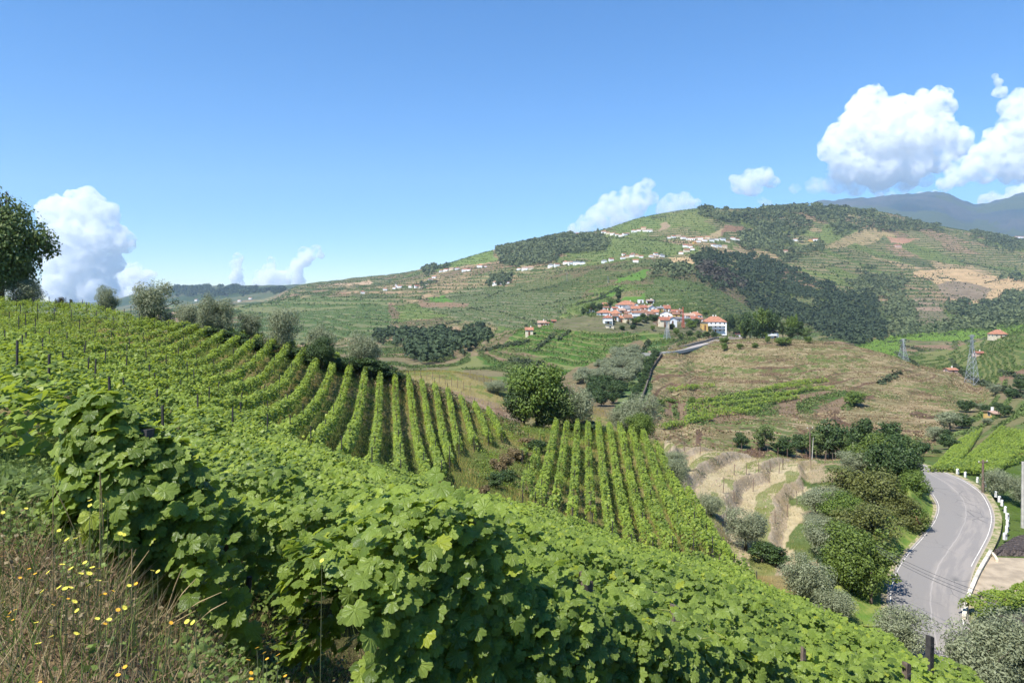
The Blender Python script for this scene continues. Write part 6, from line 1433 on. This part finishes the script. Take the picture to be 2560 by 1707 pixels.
def sc_(poly, n, r0, r1, dens=.3, cl=0.0, seed=1, wl=1.2):
    k = inpoly(UU, VV, poly) & (YG > r0) & (YG < r1); w = (AREA * k).ravel(); cs = np.cumsum(w)
    idx = np.searchsorted(cs, rng.random(n) * cs[-1]); idx = np.clip(idx, 0, len(w) - 1); i, j = np.unravel_index(idx, XG.shape)
    x = XG[i, j] + (rng.random(n) - .5) * dX[i, j]; y = YG[i, j] + (rng.random(n) - .5) * dYg[i, j]
    P = np.stack([x, y, ground(x, y) - .01], 1)
    if cl: P = P[fbm(x / wl, y / wl, seed, 3) > cl]
    return P
M_HERB = mat_tree('herb_leaves', (.07, .11, .02), (.20, .27, .06), .35, .6)
ALLV = [(-400, -200), (1500, -200), (1500, 1700), (-400, 1700)]
# mid slopes: grass between the vine rows, ochre and green
mid_poly = [(170, 330), (240, 330), (330, 350), (430, 380), (520, 415), (600, 425), (650, 430), (740, 545), (740, 600), (560, 560), (420, 500), (300, 450), (170, 410)]
MG_MID = mat_grass('slope_grass', (.11, .17, .03), (.27, .34, .075)); grass_at('grass', sc_(mid_poly, 110000, 36, 100), .42, MG_MID, .9, .5)
grass_at('dry_grass', sc_(mid_poly, 60000, 36, 100, cl=.02, seed=5, wl=4), .42, MG_OCHRE, .9, .4)
grass_at('dry_grass', sc_([(330, 355), (420, 362), (520, 385), (640, 420), (640, 440), (560, 432), (430, 385)], 26000, 88, 220), .6, MG_OCHRE, 1.0, .4)
grass_at('dry_grass', sc_([(650, 430), (720, 445), (800, 455), (880, 462), (880, 600), (800, 600), (740, 590), (700, 520)], 16000, 66, 135, cl=-.05, seed=8, wl=3), .4, MG_DRY, 1.0, .4)
grass_at('grass', sc_([(650, 430), (720, 445), (800, 455), (880, 462), (880, 600), (800, 600), (740, 590), (700, 520)], 11000, 60, 135, cl=.05, seed=9, wl=4), .45, MG_GREEN, 1.0, .4)
# clumps of weeds on the slope between the two plots
P = sc_([(480, 410), (560, 430), (600, 445), (560, 520), (500, 520), (470, 470)], 1200, 50, 98, cl=.1, seed=12, wl=3)
def weeds(name, P, size, hgt, mat, T=LEAF_LO, per=14, spread=.3):
    n = len(P); C3 = P[:, None] + rng.normal(size=(n, per, 3)) * np.array([spread, spread, 0]) ; C3[..., 2] += rng.random((n, per)) * hgt
    C3 = C3.reshape(-1, 3); N = _unit(rng.normal(size=C3.shape) * .6 + np.array([0, 0, .8])); o = leaf_object(name, leaves(C3, N, size * (.5 + rng.random(len(C3))), T, .3, 1.0), mat); tag(o, kind='stuff'); return o
weeds('weeds', P, .14, .4, M_HERB); weeds('weeds', sc_([(480, 410), (640, 430), (720, 540), (560, 530), (480, 480)], 2500, 46, 98, cl=.1, seed=14, wl=2.5), .13, .35, M_VINE)
# the near bank: matted dry stalks, green herbs
nb_ = [(-120, 430), (60, 425), (100, 520), (200, 600), (290, 640), (420, 690), (520, 900), (520, 1700), (-300, 1700), (-300, 430)]
grass_at('dry_grass', sc_(nb_, 14000, 1.2, 7, cl=-.25, seed=21, wl=.5), .24, MG_BROWN, .24, 1.1)
grass_at('dry_grass', sc_(nb_, 12000, 1.2, 7, cl=-.1, seed=22, wl=.4), .26, MG_DRY, .25, 1.0)
grass_at('wild_grass', sc_(nb_, 13000, 1.2, 8, cl=-.05, seed=23, wl=.6), .28, MG_GREEN, .35, .8)
weeds('weeds', sc_(nb_, 2400, 1.4, 7, cl=.1, seed=24, wl=.5), .022, .26, M_HERB, LEAF_LO, 12, .06)
weeds('weeds', sc_(nb_, 1800, 1.4, 6, cl=.05, seed=25, wl=.4), .02, .22, TREE_MATS['dry'], LEAF_LO, 12, .06)
nb2 = [(190, 520), (300, 600), (480, 640), (700, 690), (700, 1200), (190, 1200)]
weeds('weeds', sc_(nb2, 700, 1.8, 4.6), .036, .3, M_HERB, LEAF_MID, 9, .08)
grass_at('wild_grass', sc_([(-150, 380), (190, 400), (210, 560), (-150, 520)], 26000, 5, 16), .4, MG_GREEN, .25, .5)
weeds('weeds', sc_([(-150, 380), (200, 400), (300, 640), (60, 560), (-150, 480)], 3000, 4, 14), .06, .35, M_HERB, LEAF_LO, 12, .12)
grass_at('wild_grass', sc_([(190, 430), (420, 520), (1100, 800), (420, 900), (190, 640)], 14000, 3, 30), .35, MG_GREEN, .25, .5)
# flowers, each a stem with heads
M_YEL = mat_plain('yellow_petals', (.80, .72, .10), .7, .12, 30); M_ORA = mat_plain('orange_petals', (.80, .42, .03), .7, .12, 30); M_STEM = mat_plain('flower_stem', (.12, .13, .05), .8, .3, 20); M_CEN = mat_plain('flower_centre', (.50, .33, .03), .8, .2, 40)
def petals(n, r0, r1, cup):
    V = [(0, 0, 0)]; F = []
    for i in range(n):
        a = i / n * 2 * math.pi; w = math.pi / n * .85
        b = len(V); V += [(math.cos(a - w) * r1 * .55, math.sin(a - w) * r1 * .55, cup * .35), (math.cos(a - w * .6) * r1, math.sin(a - w * .6) * r1, cup), (math.cos(a + w * .6) * r1 * .98, math.sin(a + w * .6) * r1 * .98, cup * 1.1), (math.cos(a + w) * r1 * .55, math.sin(a + w) * r1 * .55, cup * .35)]
        F.append((0, b, b + 1)); F.append((0, b + 1, b + 2)); F.append((0, b + 2, b + 3))
    return np.array(V), np.array(F)
PV, PF = petals(13, .0, 1.0, .22); HEAD = {'y': mesh_np('petals', PV, PF, M_YEL), 'o': mesh_np('petals', PV * np.array([1, 1, .5]), PF, M_ORA)}
V_, F_ = box_np(0, 0, .10, .45, .45, .18, .4, .6); CEN = mesh_np('flower_centre', V_, F_, M_CEN)
fl_px = [(90,500,'y'),(105,498,'y'),(102,503,'y'),(90,505,'y'),(108,501,'y'),(59,530,'y'),(75,538,'y'),(67,539,'y'),(120,533,'y'),(124,534,'y'),(62,564,'y'),(71,568,'y'),(85,562,'y'),(92,567,'y'),(98,568,'y'),(89,573,'y'),(81,573,'y'),(98,580,'y'),(152,570,'y'),(158,571,'y'),(130,575,'y'),(129,585,'y'),(59,587,'y'),(65,588,'y'),(70,587,'y'),(61,596,'y'),(42,591,'y'),(46,589,'o'),(101,594,'o'),(105,593,'o'),(88,585,'y'),(74,601,'y'),(53,604,'o'),(68,598,'o'),(136,583,'o'),(113,590,'o'),(2,602,'y'),(10,612,'o'),(15,609,'o'),(8,616,'o'),(13,619,'o'),(77,610,'y'),(118,609,'o'),(124,607,'y'),(36,622,'y'),(50,624,'y'),(97,618,'y'),(109,619,'y'),(105,623,'o'),(187,621,'y'),(193,622,'y'),(171,622,'o'),(76,633,'y'),(51,636,'y'),(38,643,'y'),(0,556,'o'),(29,568,'o'),(48,572,'y'),(35,573,'o'),(20,577,'o'),(125,666,'o'),(118,674,'o'),(248,659,'o'),(257,647,'o'),(264,652,'o'),(267,658,'o'),(278,654,'o'),(251,672,'o'),(251,678,'o'),(285,675,'o'),(322,560,'y'),(3,512,'y'),(11,504,'y'),(26,508,'y'),(40,682,'o'),(278,662,'o')]
fl_px.sort(); cnt_ = {'y': 0, 'o': 0}
for i, (u, v, k) in enumerate(fl_px):
    cnt_[k] += 1
    y = float(np.interp(v, [495, 540, 600, 682], [3.6, 3.2, 2.75, 2.25])) * rnd.uniform(.96, 1.04); x = (u - CX) / FPX * y; z = (HV - v) / FPX * y; zg = g1(x, y)
    if z < zg + .08: z = zg + .12
    o = empty('wildflower', (x, y, zg), 0, '%s %s wildflower from the left in the dry weeds of the near bank' % (ordinal(cnt_[k]), 'pale yellow' if k == 'y' else 'small orange-yellow'), 'flower', 'yellow wildflowers on the near bank' if k == 'y' else 'orange wildflowers on the near bank')
    ox, oy = rnd.uniform(-.05, .05), rnd.uniform(-.04, .04); hz_ = z - zg
    solid('stem', tube_np([(ox, oy, -.02), (ox * .4, oy * .4, hz_ * .5), (0, 0, hz_)], [.002, .0017, .0014], 4), M_STEM, o)
    s = rnd.uniform(.009, .013) if k == 'y' else rnd.uniform(.006, .009)
    p = link('petals', HEAD[k], o, (0, 0, hz_)); p.scale = (s, s, s); p.rotation_euler = (rnd.uniform(.1, .7), rnd.uniform(-.4, .4), rnd.uniform(0, 6))
    c = link('centre', CEN, p)
# long pale grass stalks in front of the dark gap
for i, (u0, v0, u1, v1) in enumerate(((166, 612, 178, 568), (169, 612, 191, 582), (176, 616, 217, 596), (196, 622, 222, 606), (120, 595, 143, 554), (122, 590, 130, 552), (132, 548, 125, 580), (53, 484, 70, 540), (100, 470, 97, 540), (150, 640, 190, 615))):
    y = 2.9 + .1 * (i % 3); a = np.array([(u0 - CX) / FPX * y, y, (HV - v0) / FPX * y]); b = np.array([(u1 - CX) / FPX * y, y + .05, (HV - v1) / FPX * y]); a2 = a.copy(); a2[2] = g1(a[0], a[1])
    q = a2 * .5 + a * .5; o = solid('grass_stalk', tube_np([a2, a, (a + b) / 2 + np.array([0, 0, .01]), b], [.0022, .002, .0028, .001], 4), MG_DRY)
    tag(o, '%s long pale dry grass stalk in front of the dark gap between the vines' % ordinal(i + 1), 'grass stalk', 'long dry grass stalks on the near bank')

weeds('brown_weeds', sc_([(205,322),(260,334),(300,345),(350,360),(400,376),(440,388),(520,420),(520,436),(440,404),(400,391),(350,378),(300,364),(260,352),(205,338)], 1500, 76, 104), .16, .5, TREE_MATS['dry'])
weeds('weeds', sc_([(205,322),(260,334),(300,345),(350,360),(400,376),(440,388),(520,420),(520,436),(440,404),(400,391),(350,378),(300,364),(260,352),(205,338)], 900, 76, 104), .16, .6, TREE_MATS['dark'])
# ================================================================ clouds: lumpy bodies of real vapour standing far beyond the hills
def cloud_mesh(puffs, dist, seed, thick=.8):
    """puffs: (u, v, radius in pixels). Each puff a noise-displaced ball; together remeshed into one body."""
    s = dist / FPX; rr = random.Random(seed)
    ico_v, ico_f = ICO
    L = []; k = 0
    allp = []
    for (u, v, r) in puffs:
        allp.append((u, v, 0, r))
        for _ in range(int(7 + r * .5)):     # child puffs on the surface
            a = rr.uniform(0, 6.283); b = rr.uniform(-1, 1); q = math.sqrt(1 - b * b) if abs(b) < 1 else 0
            cr = r * rr.uniform(.28, .5); rad = r * rr.uniform(.72, .92)
            up = math.sin(a) * q
            if up < -.45: continue
            allp.append((u + math.cos(a) * q * rad, v - up * rad, b * rad * thick, cr))
    for (u, v, dd, r) in allp:
        R_ = r * s * 1.15; c = np.array([(u - CX) * s, dist + dd * s, (HV - v) * s]); V = ico_v * R_
        W = (V + c) / (7 * s)
        d = fbm(W[:, 0] + seed, W[:, 2] + W[:, 1] * .7, seed, 4) + .6 * fbm(W[:, 1] * 2.5 + 5, W[:, 0] * 2.5 + W[:, 2] * 2.1, seed + 3, 4)
        V = V * (1 + .27 * d[:, None]) * np.array([1, 1, .92]); L.append((V + c, [ico_f + 0]))
    return merge(L)
def _ico(n):
    import bmesh
    bm = bmesh.new(); bmesh.ops.create_icosphere(bm, subdivisions=n, radius=1); V = np.array([v.co[:] for v in bm.verts]); F = np.array([[v.index for v in f.verts] for f in bm.faces]); bm.free(); return V, F
ICO = _ico(4)
def cloud(puffs, dist, seed, dens, label):
    V, F = cloud_mesh(puffs, dist, seed)
    m = bpy.data.materials.new('cloud'); m.use_nodes = True; nt = m.node_tree; nt.nodes.clear()
    pv = nt.nodes.new('ShaderNodeVolumePrincipled'); pv.inputs['Color'].default_value = (1, 1, 1, 1); pv.inputs['Density'].default_value = 1.7 * dens * FPX / dist; pv.inputs['Anisotropy'].default_value = 0.0
    px_ = dist / FPX; tc = nt.nodes.new('ShaderNodeTexCoord'); nz = nt.nodes.new('ShaderNodeTexNoise'); nz.inputs['Scale'].default_value = 1 / (9 * px_); nz.inputs['Detail'].default_value = 5; nz.inputs['Roughness'].default_value = .62
    mr = nt.nodes.new('ShaderNodeMapRange'); mr.inputs[1].default_value = .40; mr.inputs[2].default_value = .72; mr.inputs[3].default_value = 0; mr.inputs[4].default_value = 4.2 * dens * FPX / dist
    nt.links.new(tc.outputs['Object'], nz.inputs['Vector']); nt.links.new(nz.outputs[0], mr.inputs[0]); nt.links.new(mr.outputs[0], pv.inputs['Density'])
    nt.links.new(pv.outputs[0], nt.nodes.new('ShaderNodeOutputMaterial').inputs['Volume'])
    me = mesh_np('cloud', V, F, m, smooth=True); o = link('cloud', me)
    c = V.mean(0); o.location = c; me.transform(Matrix.Translation(-Vector(c)))
    md = o.modifiers.new('body', 'REMESH'); md.mode = 'VOXEL'; md.voxel_size = dist / FPX * .9; md.use_smooth_shade = True
    tag(o, label, 'cloud', 'white cumulus clouds'); return o
cloud([(62,215,19),(85,208,17),(100,215,14),(75,235,24),(100,240,20),(60,240,16),(62,262,18),(85,262,22),(108,262,13),(122,240,11),(70,285,20),(95,288,18),(118,232,8),(126,246,7),(58,226,13)], 15500, 11, .10, 'tall billowing white cumulus cloud behind the tall dark tree at the left')
cloud([(120,278,10),(135,272,9),(147,276,7),(112,292,12),(140,290,12)], 17500, 12, .10, 'faint cloud tower at the right foot of the tall left cumulus')
cloud([(238,258,5),(235,264,5.5),(238,270,5),(236,277,6),(240,284,5)], 16500, 13, .11, 'small narrow cloud, leftmost of the three little ones above the distant hill')
cloud([(271,260,4),(270,266,5),(268,273,7),(260,274,5),(259,281,6),(276,277,7),(283,274,4),(284,281,6),(270,284,9)], 16500, 14, .11, 'small spiky cloud, middle of the three little ones above the distant hill')
cloud([(316,249,5),(311,254,6),(304,251,5),(304,260,7),(298,264,7),(296,272,7),(292,279,6),(298,281,7),(321,255,3.5),(289,270,4)], 16500, 15, .11, 'small slanting cloud, right one of the three little ones above the distant hill')
cloud([(648,184,6),(640,192,9),(628,198,11),(612,206,12),(598,216,11),(585,224,9),(575,230,7),(635,206,12),(650,198,7),(622,218,12),(605,228,10)], 15500, 16, .055, 'wispy slanting white cloud rising left of the hill summit')
cloud([(672,202,9),(685,200,8),(694,204,6),(665,210,9),(682,212,8)], 15500, 17, .05, 'soft round cloud just above the summit, right of the slanting one')
cloud([(750,180,10),(762,176,9),(740,184,9),(733,178,4),(772,182,6),(752,188,8)], 15500, 18, .07, 'small rounded white cloud alone in the sky above the wooded ridge')
cloud([(872,96,11),(866,108,16),(885,118,18),(905,112,15),(924,104,14),(938,98,11),(945,108,10),(858,126,18),(840,136,14),(880,140,26),(910,138,24),(935,132,18),(955,140,14),(835,150,14),(850,165,18),(880,168,20),(910,165,18),(940,158,14),(828,145,9),(955,150,10),(966,152,6)], 14500, 19, .085, 'largest white cumulus cloud, with a rounded tower, upper right')
cloud([(815,186,8),(835,184,10),(855,184,11),(880,184,11),(905,182,10),(795,188,5),(925,180,7)], 14800, 20, .035, 'thin flat cloud shelf under the largest cumulus')
cloud([(1022,98,10),(1012,108,12),(1030,112,16),(1015,128,15),(1000,142,14),(985,155,13),(970,168,12),(958,176,10),(1005,160,16),(1030,140,22),(1030,160,20),(985,172,11),(1012,172,12),(945,184,7),(1000,92,6),(998,82,4),(995,76,3)], 14000, 21, .08, 'bright cumulus cloud cut by the right edge, slanting down towards the mountains')
cloud([(985,200,6),(995,198,7),(1005,202,7),(1015,194,8),(1030,188,9)], 17000, 22, .08, 'small white cloud peeping over the mountains at the right edge')
cloud([(762,200,4),(768,203,4)], 17000, 23, .04, 'tiny cloud puff on the wooded ridge skyline')
cloud([(880,196,4),(892,195,4),(905,196,4),(920,195,4),(935,194,4)], 17000, 24, .05, 'low cloud strip showing over the left shoulder of the mountains')
# ================================================================ the air
def haze():
    x0, x1, y0, y1, z0, z1 = -9500, 21000, -80, 13000, -80, 2300
    zmin = float(ZG.min()) - 1
    V = [(x0,y0,zmin),(x1,y0,zmin),(x1,y1,zmin),(x0,y1,zmin),(x0,y0,z1),(x1,y0,z1),(x1,y1,z1),(x0,y1,z1)]
    F = np.array([(0,3,2,1),(4,5,6,7),(0,1,5,4),(1,2,6,5),(2,3,7,6),(3,0,4,7)])
    m = bpy.data.materials.new('haze'); m.use_nodes = True; nt = m.node_tree; nt.nodes.clear()
    pv = nt.nodes.new('ShaderNodeVolumePrincipled'); pv.inputs['Color'].default_value = (.55, .75, 1, 1); pv.inputs['Density'].default_value = 4.8e-5
    pv.inputs['Anisotropy'].default_value = .0
    nt.links.new(pv.outputs[0], nt.nodes.new('ShaderNodeOutputMaterial').inputs['Volume'])
    o = link('haze', mesh_np('haze', V, F, m)); tag(o, kind='stuff')
haze()
